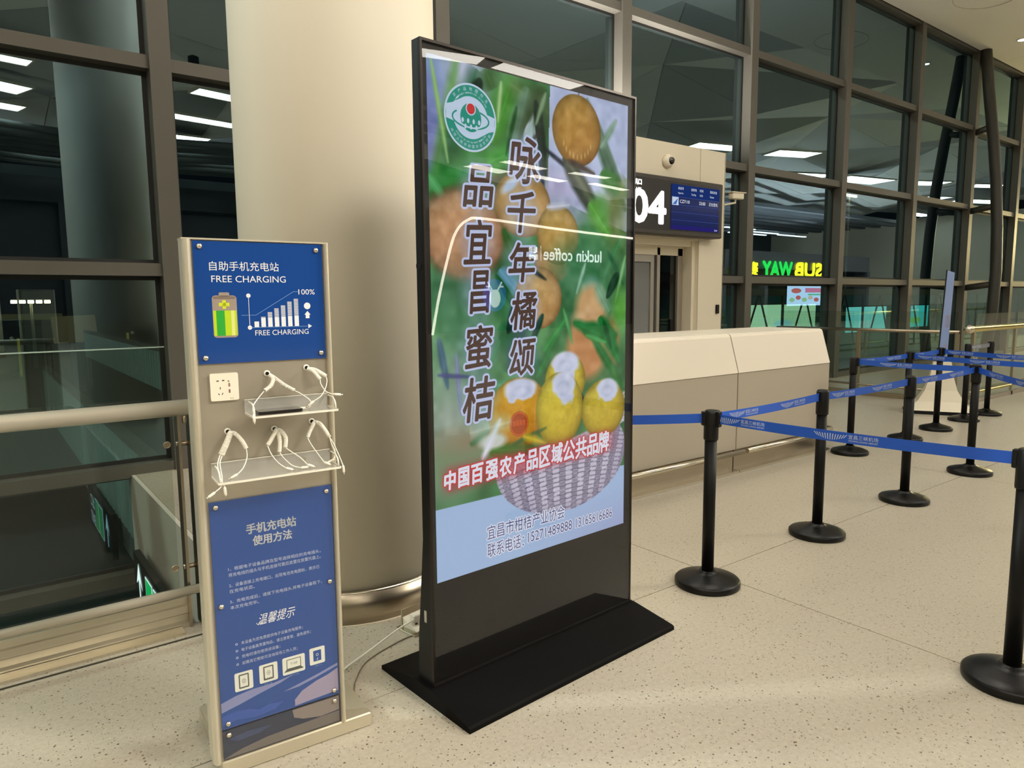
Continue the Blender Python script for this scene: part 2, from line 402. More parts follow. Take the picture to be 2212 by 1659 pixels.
for k, (x, y, l, wd, a) in enumerate(LIGHTS):
    t = thing('ceiling_light', LL[k] if k < len(LL) else 'rectangular ceiling light panel added to brighten the hall, outside the picture', 'ceiling light', (x, y, 6.90), R(a), 'rectangular light panels in the ceiling')  # panels without their own label are unseen, added to brighten the hall
    MB().box(-l / 2, l / 2, -wd / 2, wd / 2, 0.0, 0.01).build('diffuser', lamp_m, t)
    MB().box(-l / 2 - .04, l / 2 + .04, -wd / 2 - .04, wd / 2 + .04, 0.012, 0.05).build('housing', M_white, t)
    mb = MB()
    for X0, X1, Y0, Y1 in ((-l / 2 - .04, l / 2 + .04, -wd / 2 - .04, -wd / 2), (-l / 2 - .04, l / 2 + .04, wd / 2, wd / 2 + .04), (-l / 2 - .04, -l / 2, -wd / 2, wd / 2), (l / 2, l / 2 + .04, -wd / 2, wd / 2)):
        mb.box(X0, X1, Y0, Y1, -0.01, 0.012)
    mb.build('trim_frame', M_white, t)
# added fill spots, out of view, brightening the column and the charging stand
for x, y, tx, ty, tz, pw, an in ((11.5, -3.6, 1.3, 2.9, 1.5, 2900, 20), (10.4, -2.2, 1.75, 3.2, 1.3, 1900, 18), (4.5, -4.0, 1.0, 3.0, 1.2, 1900, 34)):
    d_ = bpy.data.lights.new('fill_spot', 'SPOT'); d_.energy = pw; d_.color = (1, .93, .80); d_.spot_size = R(an); d_.spot_blend = 1.0; d_.shadow_soft_size = .9
    o_ = bpy.data.objects.new('fill_spot', d_); COL.objects.link(o_); o_.location = (x, y, 6.7)
    o_.rotation_euler = (Vector((tx, ty, tz)) - Vector((x, y, 6.7))).to_track_quat('-Z', 'Y').to_euler()
    t = thing('fill_spot_housing', 'black housing of an added fill light, outside the picture', 'ceiling light', (x, y, 6.86), 0, 'added fill lights outside the picture')
    MB().lathe([(.10, 0), (.12, .02), (.12, .22), (.03, .26)], 20).build('housing', M_black, t)
# small downlight in the flat strip, and spot reflected in the glass
t = thing('downlight', 'small round downlight in the white ceiling, top right', 'ceiling light', (18.3, 6.0, 6.905))
MB().lathe([(.075, 0), (.075, .012)], 20).build('diffuser', glow('downlight_glow', (1, .97, .85), 6), t)
MB().lathe([(.1, .004), (.1, .02)], 20).build('rim', M_white, t)

# ---- curtain wall
cw = struct('window_1', 'tall glass curtain wall with brown grey mullions')
MX = [1.44 + 2.83 * k for k in range(-2, 17)]
TZ = [-2.6, -0.93, 0.03, 1.783, 3.52, 5.26, 6.93]
for x in MX:
    MB().box(x - .085, x + .085, 6.80, 7.06, -4.6, 7.0).build('mullion', M_mull, cw)
    MB().box(x - .125, x + .125, 6.955, 6.985, -4.6, 7.0).build('gasket', M_mdark, cw)
for z in TZ:
    for a, b in zip(MX[:-1], MX[1:]):
        MB().box(a + .085, b - .085, 6.83, 7.05, z - .055, z + .055).build('transom', M_mull, cw)
        MB().box(a + .125, b - .125, 6.957, 6.983, z - .09, z + .09).build('gasket', M_mdark, cw)
ZL = [-4.6] + TZ
for a, b in zip(MX[:-1], MX[1:]):
    for z0, z1 in zip(ZL[:-1], ZL[1:]):
        MB().box(a + .12, b - .12, 6.96, 6.98, z0 + .08, z1 - .08).build('pane', M_facglass, cw)

# ---- bow truss pipe by the glass on the right, with stubs
def truss(x, label):
    t = thing('truss_strut', label, 'strut', (x, 0, 0))
    pts = [(0, 6.72, 6.95), (0, 6.6, 6.0), (0, 6.46, 5.0), (0, 6.34, 4.0), (0, 6.26, 3.0), (0, 6.22, 2.0), (0, 6.24, 1.0), (0, 6.32, 0.3), (0, 6.4, -0.6)]
    MB().tube(pts, 0.115, 16).build('pipe', mat('strut_paint', (66, 64, 58), 0.45), t)
    for z, y in ((1.783, 6.22), (3.52, 6.3), (5.26, 6.5)):
        MB().tube([(0, y, z - .02), (0, 6.82, z - .1)], 0.07, 12).build('stub_arm', _M['strut_paint'], t)
truss(MX[8], 'slightly bowed dark steel pipe strut standing in front of the glass wall')

# ---- round columns
def column(x, y, r, label, ring_=True):
    t = thing('column', label, 'column', (x, y, 0))
    MB().lathe([(r, .155), (r, 6.98)], 96).build('shaft', M_plaster, t)
    MB().lathe([(r + .018, 0), (r + .018, .15)], 96).build('steel_skirt', M_steel, t)
    MB().lathe([(r + .018, .15), (r + .014, .156), (r, .160)], 96).build('skirt_lip', M_polish, t)
    if r < .5: MB().lathe([(r + .026, 0), (r + .026, .004)], 96).build('sealant_bead', mat('sealant', (226, 214, 190), .6), t)
    return t
column(1.507, 3.40, .484, 'large round cream column behind the blue charging station')
column(0.05, -10.5, .6, 'round cream column far behind, mirrored at the left edge of the glass')

# ---- left railing
def railing_left():
    t = thing('glass_railing', 'steel and glass railing at the floor edge left of the column', 'railing', (0, 0, 0))
    MB().tube([(-7, 3.40, 1.03), (.80, 3.40, 1.03)], .036, 20).build('handrail', mat('satin_tube', (232, 224, 206), .36, .55), t)
    MB().tube([(-7, 3.38, .186), (.80, 3.38, .186)], .021, 14).build('low_rail', _M['satin_tube'], t)
    for k in range(3):
        x0, x1 = (-7, -4.5, -1.9, .70)[k], (-4.55, -1.95, .68, .9)[k]
        MB().box(x0 + .01, x1 - .01, 3.448, 3.460, .05, 1.30).build('glass_pane', M_railglass, t)
        MB().box(x0 + .01, x1 - .01, 3.447, 3.461, 1.30, 1.305).build('glass_edge', mat('glass_edge', (150, 170, 160), .2), t)
    mb = MB()
    prof = [(3.41, 0.0), (3.41, .02), (3.425, .03), (3.425, .06), (3.42, .065), (3.42, .10), (3.43, .105), (3.43, .14), (3.46, .14), (3.46, 0)]
    MB().prism(prof, 'x', -7, .70).build('kick_channel', mat('satin_channel', (206, 198, 178), .3, .8), t)
    MB().box(-7, .66, 3.33, 3.405, 0, .012).build('floor_trim', M_polish, t)
    for x in (.725, -1.92, -4.52):
        for dx in (-.025, .025):
            MB().box(x + dx - .006, x + dx + .006, 3.40, 3.47, 0, .995).build('post_blade', M_steel, t)
        for z in (.28, .86):
            MB().tube([(x - .035, 3.44, z), (x + .035, 3.44, z)], .011, 12).build('glass_clamp', M_steel, t)
            MB().lathe([(.016, 0), (.016, .006), (.011, .006), (.011, .003)], 18).xf(Matrix.Translation((x - .07, 3.446, z)) @ Matrix.Rotation(pi / 2, 4, 'X')).build('glass_disc', M_steel, t)
        MB().tube([(x, 3.40, .96), (x, 3.40, 1.0)], .01, 8).build('rail_stem', M_steel, t)
    return t
railing_left()
# dark slot in the floor along the railing
tag(MB().box(-7, .76, 3.285, 3.30, -.001, .0015).build('floor_slot', mat('slot_dark', (52, 46, 32), .6)), 'dark narrow slot in the floor in front of the left railing', 'floor slot')

# ---- right railings
def railing_right():
    t = thing('glass_railing', 'glass railing with thin steel top rail beside the far blade sign', 'railing', (0, 0, 0))
    MB().tube([(10.78, 4.02, 1.0), (10.78, 6.8, 1.0)], .025, 14).build('handrail', M_steel, t)
    for k in range(2):
        MB().box(10.79, 10.80, 4.06 + 1.37 * k, 5.38 + 1.37 * k, .05, 1.28).build('glass_pane', M_railglass, t)
    for y in (4.04, 5.4, 6.78): MB().box(10.74, 10.80, y - .02, y + .02, 0, 1.0).build('post_blade', M_steel, t)
    MB().box(10.76, 10.82, 4.02, 6.79, 0, .07).build('kick_channel', M_steel, t)
    MB().tube([(10.74, 4.02, .17), (10.74, 6.8, .17)], .016, 10).build('low_rail', M_steel, t)
    t = thing('brass_railing', 'glass railing with shiny pale gold handrail at the far right', 'railing', (0, 0, 0))
    MB().tube([(10.9, 3.94, 1.04), (30, 3.94, 1.04)], .042, 16).build('handrail', M_brass, t)
    MB().ball((10.86, 3.94, 1.04), .065, 20).build('end_ball', M_polish, t)
    MB().tube([(10.9, 3.86, .17), (30, 3.86, .17)], .02, 10).build('low_rail', M_brass, t)
    MB().ball((10.86, 3.86, .17), .035, 14).build('end_ball', M_polish, t)
    MB().box(10.9, 30, 3.90, 3.95, 0, .06).build('kick_channel', M_steel, t)
    for k in range(12):
        x = 10.95 + 1.55 * k
        MB().box(x, x + .05, 3.90, 3.94, 0, 1.0).build('post_blade', M_steel, t)
        MB().box(x + .07, x + 1.52, 3.915, 3.927, .06, 1.25).build('glass_pane', M_railglass, t)
railing_right()

# ================================================================== GATE PORTAL A04
PY = 6.5
def portal():
    t = thing('gate_portal', 'cream clad gate portal box standing against the glass wall', 'gate portal', (0, 0, 0))
    x0, x1, z1 = 5.16, 8.84, 3.57
    MB().box(x0, 5.72, PY, 6.95, 0, z1).build('side_pier', M_white, t)
    MB().box(8.28, x1 - .012, PY, 6.95, 0, z1).build('side_pier', M_white, t)
    MB().box(x1 - .008, x1, PY - .004, 6.95, 0, z1).build('corner_trim', M_polish, t)
    MB().box(5.725, 8.275, PY + .004, 6.95, 2.30, z1).build('header_panel', M_white, t)
    MB().box(8.21, 8.28, PY + .06, 6.95, 0, 2.3).build('reveal_panel', M_white, t)
    MB().box(5.72, 5.79, PY + .06, 6.95, 0, 2.3).build('reveal_panel', M_white, t)
    MB().box(5.79, 8.21, PY + .09, 6.95, 2.22, 2.3).build('reveal_panel', M_white, t)
    MB().box(x0, x1, PY - .006, PY + .002, .0, .1).build('skirting', M_steel, t)
    MB().box(8.275, 8.281, PY - .001, PY + .003, 0, z1).build('joint_strip', M_grey, t)
    # card reader
    o = MB().bbox(8.69, 8.75, PY - .03, PY, 1.27, 1.40, .005).build('card_reader', M_black); tag(o, 'small black card reader box on the right pier of the gate portal', 'card reader')
portal()
d = struct('door_1', 'glazed double door inside the gate portal with steel pull handles')
M_dgrey = mat('door_frame_steel', (170, 164, 152), .4, .5)
for s_, a, b in ((0, 5.80, 6.98), (1, 7.02, 7.62)):
    for X0, X1, Z0, Z1 in ((a, a + .07, 0, 2.1), (b - .07, b, 0, 2.1), (a + .07, b - .07, 2.0, 2.1), (a + .07, b - .07, 0, .16)):
        MB().box(X0, X1, 6.74, 6.79, Z0, Z1).build('door_frame', M_dgrey, d)
    MB().box(a + .07, b - .07, 6.76, 6.77, .16, 2.0).build('door_glass', pane('door_glass', (.55, .58, .58), (.9, .95, .95), 1.6, 0, .22), d)
    MB().box(a + .07, b - .07, 6.752, 6.757, .82, .96).build('frosted_band', mat('frosted_band', (196, 194, 186), .5), d)
for x in (6.90, 7.10):
    mb = MB().tube([(x, 6.69, .3), (x, 6.69, 1.32)], .018, 12)
    for z in (.42, 1.2): mb.tube([(x, 6.69, z), (x, 6.745, z)], .01, 8)
    mb.build('pull_handle', M_polish, d)
for X0, X1 in ((7.66, 7.72), (8.10, 8.20)): MB().box(X0, X1, 6.72, 6.80, 0, 2.2).build('side_frame', M_dgrey, d)
MB().box(5.79, 8.21, 6.72, 6.80, 2.1, 2.22).build('head_frame', M_white, d)
MB().box(7.72, 8.10, 6.755, 6.765, 0, 2.1).build('side_light', pane('side_light', (.4, .42, .44), (.9, .95, .95), 1.6), d)
MB().box(7.72, 8.10, 6.750, 6.753, .82, .96).build('frosted_band', _M['frosted_band'], d)
MB().box(7.97, 8.05, 6.73, 6.75, 1.02, 1.2).build('lock_box', M_black, d)
mb = MB(); put(mb, '当心玻璃', 7.80, .865, .05, y=6.748); mb.build('band_lettering', mat('grey_print', (90, 88, 84), .6), d)

# sign board
def gate_sign():
    t = thing('gate_sign', 'black overhead gate sign with white A04 and a blue flight screen', 'sign', (0, 0, 0))
    x0, x1, z0, z1, y = 5.46, 8.56, 2.33, 3.08, 6.32
    MB().bbox(x0, x1, y, PY - .001, z0, z1, .012).build('housing', mat('sign_housing', (58, 52, 46), .4), t)
    MB().box(x0 + .05, x1 - .06, y - .004, y + .01, z0 + .06, z1 - .05).build('face', mat('sign_face', (44, 40, 37), .25), t)
    mb = MB(); fat(mb, 'A04', 6.20, 2.47, .40, .018, 10, w=1.14, y=y - .008); fat(mb, '登机口', 6.66, 2.93, .07, .004, 6, y=y - .008); put(mb, 'GATE', 6.72, 2.85, .045, y=y - .008)
    mb.build('lettering', glow('sign_white', (1, 1, .98), 2.2), t)
    sx0, sx1, sz0, sz1 = 7.45, 8.46, 2.41, 2.995
    scr = MB().box(sx0, sx1, y - .012, y - .005, sz0, sz1).build('flight_screen', mat('flight_screen', (12, 20, 60), .1, emit=(18, 30, 78), es=.8, coat=.5), t)
    mb = MB(); H = sz1 - sz0; yy = y - .0135
    rect(mb, sx0, sx1, sz1 - .16, sz1, yy, 0)
    for k in range(4): rect(mb, sx0, sx1, sz1 - .16 - .1 * k - .004, sz1 - .16 - .1 * k, yy - .0005, 1)
    rect(mb, sx0, sx1, sz0, sz0 + .05, yy, 2)
    for x, a, b in ((.13, '航班号', 'Flight No.'), (.40, '目的地', 'To/Via'), (.58, '时间', 'STD'), (.80, '登机状态', 'Status')):
        put(mb, a, sx0 + x, sz1 - .065, .036, y=yy - .001, mi=3); put(mb, b, sx0 + x, sz1 - .125, .026, y=yy - .001, mi=3)
    put(mb, 'CZ7110', sx0 + .17, sz1 - .235, .042, y=yy - .001, mi=3); put(mb, '23:00', sx0 + .57, sz1 - .235, .042, y=yy - .001, mi=3); put(mb, '正在登机', sx0 + .78, sz1 - .235, .045, y=yy - .001, mi=3)
    put(mb, '20:49', sx1 - .1, sz0 + .012, .022, y=yy - .001, mi=3)
    rect(mb, sx0 + .01, sx0 + .14, sz1 - .27, sz1 - .165, yy - .001, 4)
    mb.add([(sx0 + .02, yy - .002, sz1 - .26), (sx0 + .09, yy - .002, sz1 - .26), (sx0 + .13, yy - .002, sz1 - .175)], [(0, 1, 2)], 5)
    mb.build('screen_print', [glow('scr_head', (26, 46, 104), 1), glow('scr_line', (70, 90, 160), .9), glow('scr_violet', (40, 34, 110), .9), glow('scr_white', (225, 232, 240), 1), glow('scr_logo', (190, 205, 225), 1), glow('scr_logo2', (60, 100, 180), 1)], scr)
gate_sign()
t = thing('dome_camera', 'white dome security camera above the gate sign', 'camera', (7.57, PY, 3.32))
MB().lathe([(.09, 0), (.09, .03), (.075, .055), (.05, .07)], 28).xf(Matrix.Rotation(pi / 2, 4, 'X')).build('housing', M_white, t)
MB().ball((.012, -.06, 0), .052, 20).build('lens_dome', mat('dark_dome', (20, 18, 16), .08, coat=1), t)
t = thing('bullet_camera', 'white bullet security camera on the right edge of the gate portal', 'camera', (8.84, PY, 2.95), R(-8))
MB().bbox(.10, .33, -.07, .03, -.02, .07, .01).build('housing', M_white, t)
MB().box(.33, .345, -.06, .02, -.01, .06).build('lens_window', M_black, t)
MB().tube([(0, .02, -.11), (.2, -.02, -.07), (.2, -.02, -.02)], .014, 8).build('bracket', M_white, t)
MB().box(.08, .36, -.08, .04, .068, .08).build('sun_shield', M_white, t)

# ================================================================== COUNTER
def counter(x0, x1, label, rail):
    t = thing('gate_counter', label, 'counter', (x0, 0, 0), 0, 'counter units in front of the gate')
    W = x1 - x0; g = .006
    outer = [(3.60, .862), (3.69, 1.165), (3.70, 1.183), (3.72, 1.192), (4.35, 1.192), (4.35, .862)]
    MB().prism(outer, 'x', g, W - g).build('slanted_top', M_white2, t)
    MB().box(g, W - g, 3.604, 4.35, .20, .856).build('front_panel', M_grey, t)
    MB().box(g + .004, W - g - .004, 3.610, 4.34, .852, .866).build('shadow_gap', M_steel, t)
    MB().box(g, W - g, 3.63, 4.34, .02, .20).build('kick_plate', M_steel, t)
    MB().box(g, W - g, 3.56, 4.34, 0, .02).build('plinth', M_polish, t)
    MB().prism([(3.602, .20), (3.602, .862), (3.694, 1.165), (3.704, 1.181), (3.722, 1.189), (4.30, 1.189), (4.30, .20)], 'x', -g + .001, g - .001).build('joint_profile', M_steel, t)
    if rail[1] > rail[0]:
        mb = MB().tube([(rail[0], 3.575, .175), (rail[1], 3.575, .175)], .022, 14)
        mb.build('bumper_rail', M_polish, t)
        mb = MB()
        for x in rail[2:]: mb.tube([(x, 3.575, .175), (x, 3.64, .175)], .013, 8)
        mb.build('rail_bracket', M_polish, t)
    return t
counter(3.67, 5.155, 'counter unit right of the display, left of the vertical seam', (.0, 1.56, .3, 1.3))
counter(5.155, 6.64, 'counter unit right of the vertical seam, nearest the far stanchions', (.12, 1.42, .4, 1.2))
counter(2.185, 3.67, 'counter unit hidden mostly behind the display', (.0, 1.48, .3, 1.3))
tag(MB().bbox(6.66, 6.80, 3.62, 3.80, .16, .21, .01).build('counter_bumper', M_polish), 'small polished steel bumper at the counter end', 'bumper')

# ================================================================== STANCHIONS
prof_base = [(.166, 0), (.168, .008), (.168, .028), (.160, .036), (.12, .050), (.07, .064), (.045, .072), (.040, .080)]
mb = MB().lathe(prof_base, 48); me_base = mb.build('base', mat('base_rubber', (10, 9, 9), .35, spec=.3, bump=(200, .05))).data
mb = MB().lathe([(.031, .07), (.031, .80)], 28); me_post = mb.build('post', M_blackm).data
mb = MB().lathe([(.0365, .775), (.0375, .785), (.0375, .915), (.033, .925), (.028, .929)], 28)
me_head = mb.build('head', M_black).data
for o in list(COL.objects):
    if o.data in (me_base, me_post, me_head): bpy.data.objects.remove(o)
CLIP = None
ST = {}
def stanchion(key, x, y, label, clips=()):
    t = thing('belt_stanchion', label, 'stanchion', (x, y, 0), 0, 'black belt stanchions of the queue line')
    for n, me in (('base', me_base), ('post', me_post), ('head', me_head)):
        o = bpy.data.objects.new(n, me); COL.objects.link(o); o.parent = t
    ST[key] = (t, x, y); return t
def fan(mb, cx, z0, s, y, mi=0):
    for k in range(13):
        a = (k - 6) / 6.0; px = cx + a * .062 * s; h = (.030 - .014 * abs(a)) * s; sl = a * .018 * s
        zb = z0 + .004 * s + abs(a) ** 1.6 * .014 * s
        t = .0016 * s
        mb.add([(px - t - sl * .2, y, zb), (px + t - sl * .2, y, zb), (px + t * 1.4 + sl * .6, y, zb + h), (px - t * 1.4 + sl * .6, y, zb + h)], [(0, 1, 2, 3)], mi)
def belt(a, b, phase=.1, grey=False):
    ta, ax, ay = ST[a]; _, bx, by = ST[b]
    L = hypot(bx - ax, by - ay); th = atan2(by - ay, bx - ax)
    rz = Matrix.Rotation(th, 4, 'Z')
    z0, z1 = .863, .911
    m_ = mat('grey_webbing', (120, 122, 130), .55) if grey else M_belt
    mb = MB(); n = 12; V = []
    for k in range(n + 1):
        x = .035 + (L - .07) * k / n; sag = -.012 * L * (1 - (2 * k / n - 1) ** 2) * .6
        V += [(x, -.001, z0 + sag), (x, -.001, z1 + sag), (x, .001, z1 + sag), (x, .001, z0 + sag)]
    F = []
    for k in range(n):
        o = 4 * k
        for i in range(4): F.append((o + i, o + (i + 1) % 4, o + 4 + (i + 1) % 4, o + 4 + i))
    mb.add(V, F).xf(rz); bo = mb.build('belt', m_, ta)
    mb = MB(); x = phase
    while x + .33 < L - .05:
        for side in (-1, 1):
            xx = x if side == -1 else L - x - .30
            q = MB(); fan(q, .065, z0 + .003, 1.0, 0)
            put(q, '宜昌三峡机场', .145, z0 + .021, .019, w=.125, y=0)
            put(q, 'YICHANG SANXIA AIRPORT', .145, z0 + .009, .008, w=.125, y=0)
            if side == 1: q.v = [(.30 - p[0], p[1], p[2]) for p in q.v]; q.f = [f[::-1] for f in q.f]
            if side == 1:
                # text must read left to right from the other side too
                pass
            sg = lambda X: -.012 * L * (1 - (2 * (X - .035) / (L - .07) - 1) ** 2) * .6
            if side == -1: vv = [(xx + p[0], -.0022, p[2] + sg(xx + p[0])) for p in q.v]
            else: vv = [(xx + p[0], .0022, p[2] + sg(xx + p[0])) for p in q.v]
            mb.add(vv, q.f)
        x += .52
    if mb.v: mb.xf(rz).build('belt_print', M_beltp, bo)
    q = MB().bbox(.022, .052, -.016, .016, .845, .925, .003).xf(rz); q.build('belt_clip', M_black, ta)
    tb = ST[b][0]
    q = MB().bbox(.022, .050, -.015, .015, .850, .922, .003).xf(Matrix.Rotation(th + pi, 4, 'Z')); q.build('belt_clip', M_black, tb)
stanchion('S0', 2.98, 2.235, 'black belt stanchion nearest the display on its right')
stanchion('S1', 4.162, 2.295, 'second black stanchion to the right of the display, in front of the counter end')
stanchion('S2', 5.369, 2.300, 'third black stanchion of the front row, past the counter end')
stanchion('S3', 6.654, 2.335, 'fourth black stanchion of the front row, where three belts meet')
stanchion('N', 3.115, .90, 'black stanchion cut off by the right edge of the photo')
stanchion('A', 6.636, 3.365, 'black stanchion just right of the counter end, back row')
stanchion('B', 7.712, 3.33, 'second black stanchion of the back row with its base half hidden by a post')
stanchion('C', 8.569, 3.376, 'third black stanchion of the back row beside the blade sign')
stanchion('D', 9.45, 3.42, 'fourth stanchion of the back row, behind the blade sign base')
stanchion('E', 10.15, 3.42, 'farthest black stanchion, next to the gold handrail end')
stanchion('H', 2.05, 2.95, 'black stanchion standing behind the display')
stanchion('P', 5.45, 1.43, 'stanchion beyond the right edge of the photo, end of the front belt')
stanchion('Q', 7.42, 1.88, 'stanchion beyond the right edge of the photo, end of the middle belt')
stanchion('T', 8.22, 1.98, 'stanchion beyond the right edge of the photo, end of the rear belt')
belt('S0', 'S1', .17); belt('S1', 'S2', .12); belt('S2', 'S3', .2); belt('S0', 'N', .02); belt('H', 'S0', .3)
belt('A', 'B', .1); belt('B', 'C', .1); belt('A', 'S3', .25); belt('S3', 'P', .3); belt('B', 'Q', .1); belt('C', 'T', .1); belt('D', 'E', .1, True)

# ================================================================== BLADE SIGN far right
t = thing('blade_sign', 'tall thin bluish blade sign on a white flared base behind the queue', 'sign', (9.86, 3.86, 0), R(-62))
v = [(-.07, 0, .35), (.16, 0, .35), (.20, 0, 1.80), (.03, 0, 1.84)]
MB().prism([(-.06, .25), (.04, .25), (.075, 1.79), (-.005, 1.82)], 'y', -.02, .02).build('blade', mat('blade_blue', (120, 138, 172), .2, coat=.8, emit=(92, 110, 150), es=.35), t)
MB().prism([(-.070, .25), (-.06, .25), (-.005, 1.82), (-.015, 1.825)], 'y', -.024, .024).build('blade_edge', M_black, t)
mb = MB()
put(mb, '航站楼', .05, 1.1, .05, y=-.022, ang=R(87)); put(mb, 'TERMINAL', .03, .7, .03, y=-.022, ang=R(87))
mb.build('blade_print', mat('blade_print', (150, 120, 120), .5), t)
prof = [(.40, .045), (.36, .07), (.26, .16), (.18, .30), (.13, .48), (.10, .66)]
mb = MB()
nn = 4; V = []
for r_, z in prof:
    V += [(-r_, -r_ * .55, z), (r_, -r_ * .55, z), (r_, r_ * .55, z), (-r_, r_ * .55, z)]
F = [(4 * i + k, 4 * i + (k + 1) % 4, 4 * i + 4 + (k + 1) % 4, 4 * i + 4 + k) for i in range(5) for k in range(4)] + [(20, 21, 22, 23)]
mb.add(V, F); mb.build('flared_base', M_white, t)
MB().box(-.40, .40, -.22, .22, .0, .045).build('base_plate', M_black, t)

# ================================================================== DISPLAY KIOSK
K = .96
KR = thing('display_kiosk', 'tall black floor standing screen showing an orange fruit advert', 'display', (1.268, 2.168, 0), R(3.80))
KW = 1.187 * K; KT = 2.38
# casing: thin at the top, deeper near the foot
side = [(.012, .05), (.012, KT), (.05, KT), (.052, .62), (.075, .40), (.095, .22), (.10, .05)]
MB().prism(side, 'x', 0.0, KW).build('casing', M_black, KR)
mb = MB()
for X0, X1, Z0, Z1 in ((0, .009, .06, KT), (KW - .009, KW, .06, KT), (.009, KW - .009, KT - .009, KT), (.009, KW - .009, .06, .066)):
    mb.box(X0, X1, 0.0, .013, Z0, Z1)
mb.build('edge_frame', mat('bronze_black_edge', (42, 36, 32), .3, .6), KR)
def kx(u): return u * K
def kz(z): return .06 + z * K
SX0, SX1, SZ0, SZ1 = kx(.031), kx(1.136), kz(.411), kz(2.371)
mb = MB()
mb.box(.009, SX0, .0085, .012, .066, KT - .009); mb.box(SX1, KW - .009, .0085, .012, .066, KT - .009)
mb.box(SX0, SX1, .0085, .012, .066, SZ0); mb.box(SX0, SX1, .0085, .012, SZ1, KT - .009)
mb.build('bezel', M_blackg, KR)
MB().box(.009, KW - .009, .0015, .0045, .066, KT - .009).build('cover_glass', M_cover, KR)
o = MB().box(-.002, .0, .038, .052, .30, .345).build('side_label', mat('label_grey', (170, 164, 150), .5), KR)
MB().lathe([(.016, 0), (.016, .002)], 16).xf(Matrix.Translation((0, .035, 1.62)) @ Matrix.Rotation(-pi / 2, 4, 'Y')).build('side_lock', M_blackg, KR)
# foot: shallow ridge-shaped plate
mb = MB()
y0, y1 = -.245, .345
sec = [(y0, 0), (y0, .016), (y0 + .01, .022), (-.012, .060), (.11, .060), (y1 - .01, .022), (y1, .016), (y1, 0)]
mb.prism(sec, 'x', -.022, KW + .012)
mb.build('foot_plate', M_base, KR)
MB().box(.0, KW, -.006, .003, .055, .068).build('foot_seam', M_blackg, KR)

# ---- the picture on the screen (painted in kiosk units u, z)
NX, NZ = 300, 532
uu = np.linspace(.031, 1.136, NX); zz = np.linspace(.411, 2.371, NZ)
U, Z = np.meshgrid(uu, zz)
img = np.zeros((NZ, NX, 3)); img[:] = (70, 120, 80)
def sm(x, a, b): return np.clip((x - a) / (b - a), 0, 1)
def mixin(mask, col):
    global img
    c = np.asarray(col, float)
    img = img * (1 - mask[..., None]) + c * mask[..., None]
def ell(cx, cz, rx, rz, ang=0.0):
    c, s = cos(ang), sin(ang); a = (U - cx) * c + (Z - cz) * s; b = -(U - cx) * s + (Z - cz) * c
    return np.sqrt((a / rx) ** 2 + (b / rz) ** 2)
def blob(cx, cz, rx, rz, col, soft=.3, ang=0, op=1.0): mixin((1 - sm(ell(cx, cz, rx, rz, ang), 1 - soft, 1 + soft)) * op, col)
def leaf(x0, z0, x1, z1, wd, col, soft=.02, op=1.0, bend=0.0):
    dx, dz = x1 - x0, z1 - z0; L = hypot(dx, dz); ux, uz = dx / L, dz / L
    t = ((U - x0) * ux + (Z - z0) * uz) / L; s = -(U - x0) * uz + (Z - z0) * ux - bend * t * (1 - t) * 4
    hw = wd * np.sqrt(np.clip(t * (1 - t) * 4, 0, 1)) * (1 - .35 * t)
    mk = (1 - sm(np.abs(s) - hw, -soft, soft)) * ((t > 0) & (t < 1)); mixin(mk * op, col)
    mixin(mk * op * .35 * (1 - sm(np.abs(s), 0, .004 + wd * .08)), np.minimum(255, np.asarray(col, float) * 1.35))
def vein_noise(f1, f2, seed):
    r = np.random.RandomState(seed); g = r.rand(f2 + 2, f1 + 2)
    x = (U - U.min()) / (U.max() - U.min()) * f1; y = (Z - Z.min()) / (Z.max() - Z.min()) * f2
    xi, yi = x.astype(int), y.astype(int); fx, fy = x - xi, y - yi; fx = fx * fx * (3 - 2 * fx); fy = fy * fy * (3 - 2 * fy)
    return (g[yi, xi] * (1 - fx) + g[yi, xi + 1] * fx) * (1 - fy) + (g[yi + 1, xi] * (1 - fx) + g[yi + 1, xi + 1] * fx) * fy
n1 = vein_noise(6, 10, 1); n2 = vein_noise(14, 24, 2); n3 = vein_noise(80, 140, 3)
img = np.array([52, 110, 62]) * (1 - n1[..., None]) + np.array([96, 160, 92]) * n1[..., None]
img = img * (.82 + .3 * n2[..., None])
# top left sky and big blurred leaves
blob(.06, 2.25, .10, .22, (128, 166, 214), .7); blob(.20, 2.34, .10, .14, (178, 186, 216), .5); blob(.05, 2.1, .06, .2, (120, 130, 190), .8)
leaf(.05, 1.88, .17, 2.40, .028, (96, 158, 70), .02); leaf(.09, 1.92, .26, 2.36, .05, (26, 92, 40), .04)
leaf(.02, 1.86, .34, 2.02, .09, (46, 140, 44), .06); leaf(.0, 1.78, .30, 1.99, .07, (58, 150, 70), .08)
blob(.10, 1.86, .12, .04, (74, 62, 30), .5, .3); blob(.30, 1.95, .14, .03, (86, 74, 34), .6, .25, .8)
leaf(.26, 2.0, .52, 2.12, .05, (70, 160, 60), .02); leaf(.33, 2.10, .44, 2.36, .06, (74, 150, 50), .03)
leaf(.34, 2.30, .30, 2.37, .05, (70, 110, 60), .03); leaf(.42, 2.34, .66, 2.25, .05, (92, 130, 70), .03)
leaf(.44, 2.08, .52, 2.34, .05, (112, 156, 128), .02); leaf(.50, 2.05, .60, 2.36, .09, (66, 88, 54), .04)
blob(.52, 2.16, .022, .05, (205, 216, 240), .15, -.3); leaf(.47, 2.08, .56, 2.25, .015, (150, 170, 170), .01)
leaf(.50, 2.0, .56, 2.22, .03, (150, 190, 170), .02, .7)
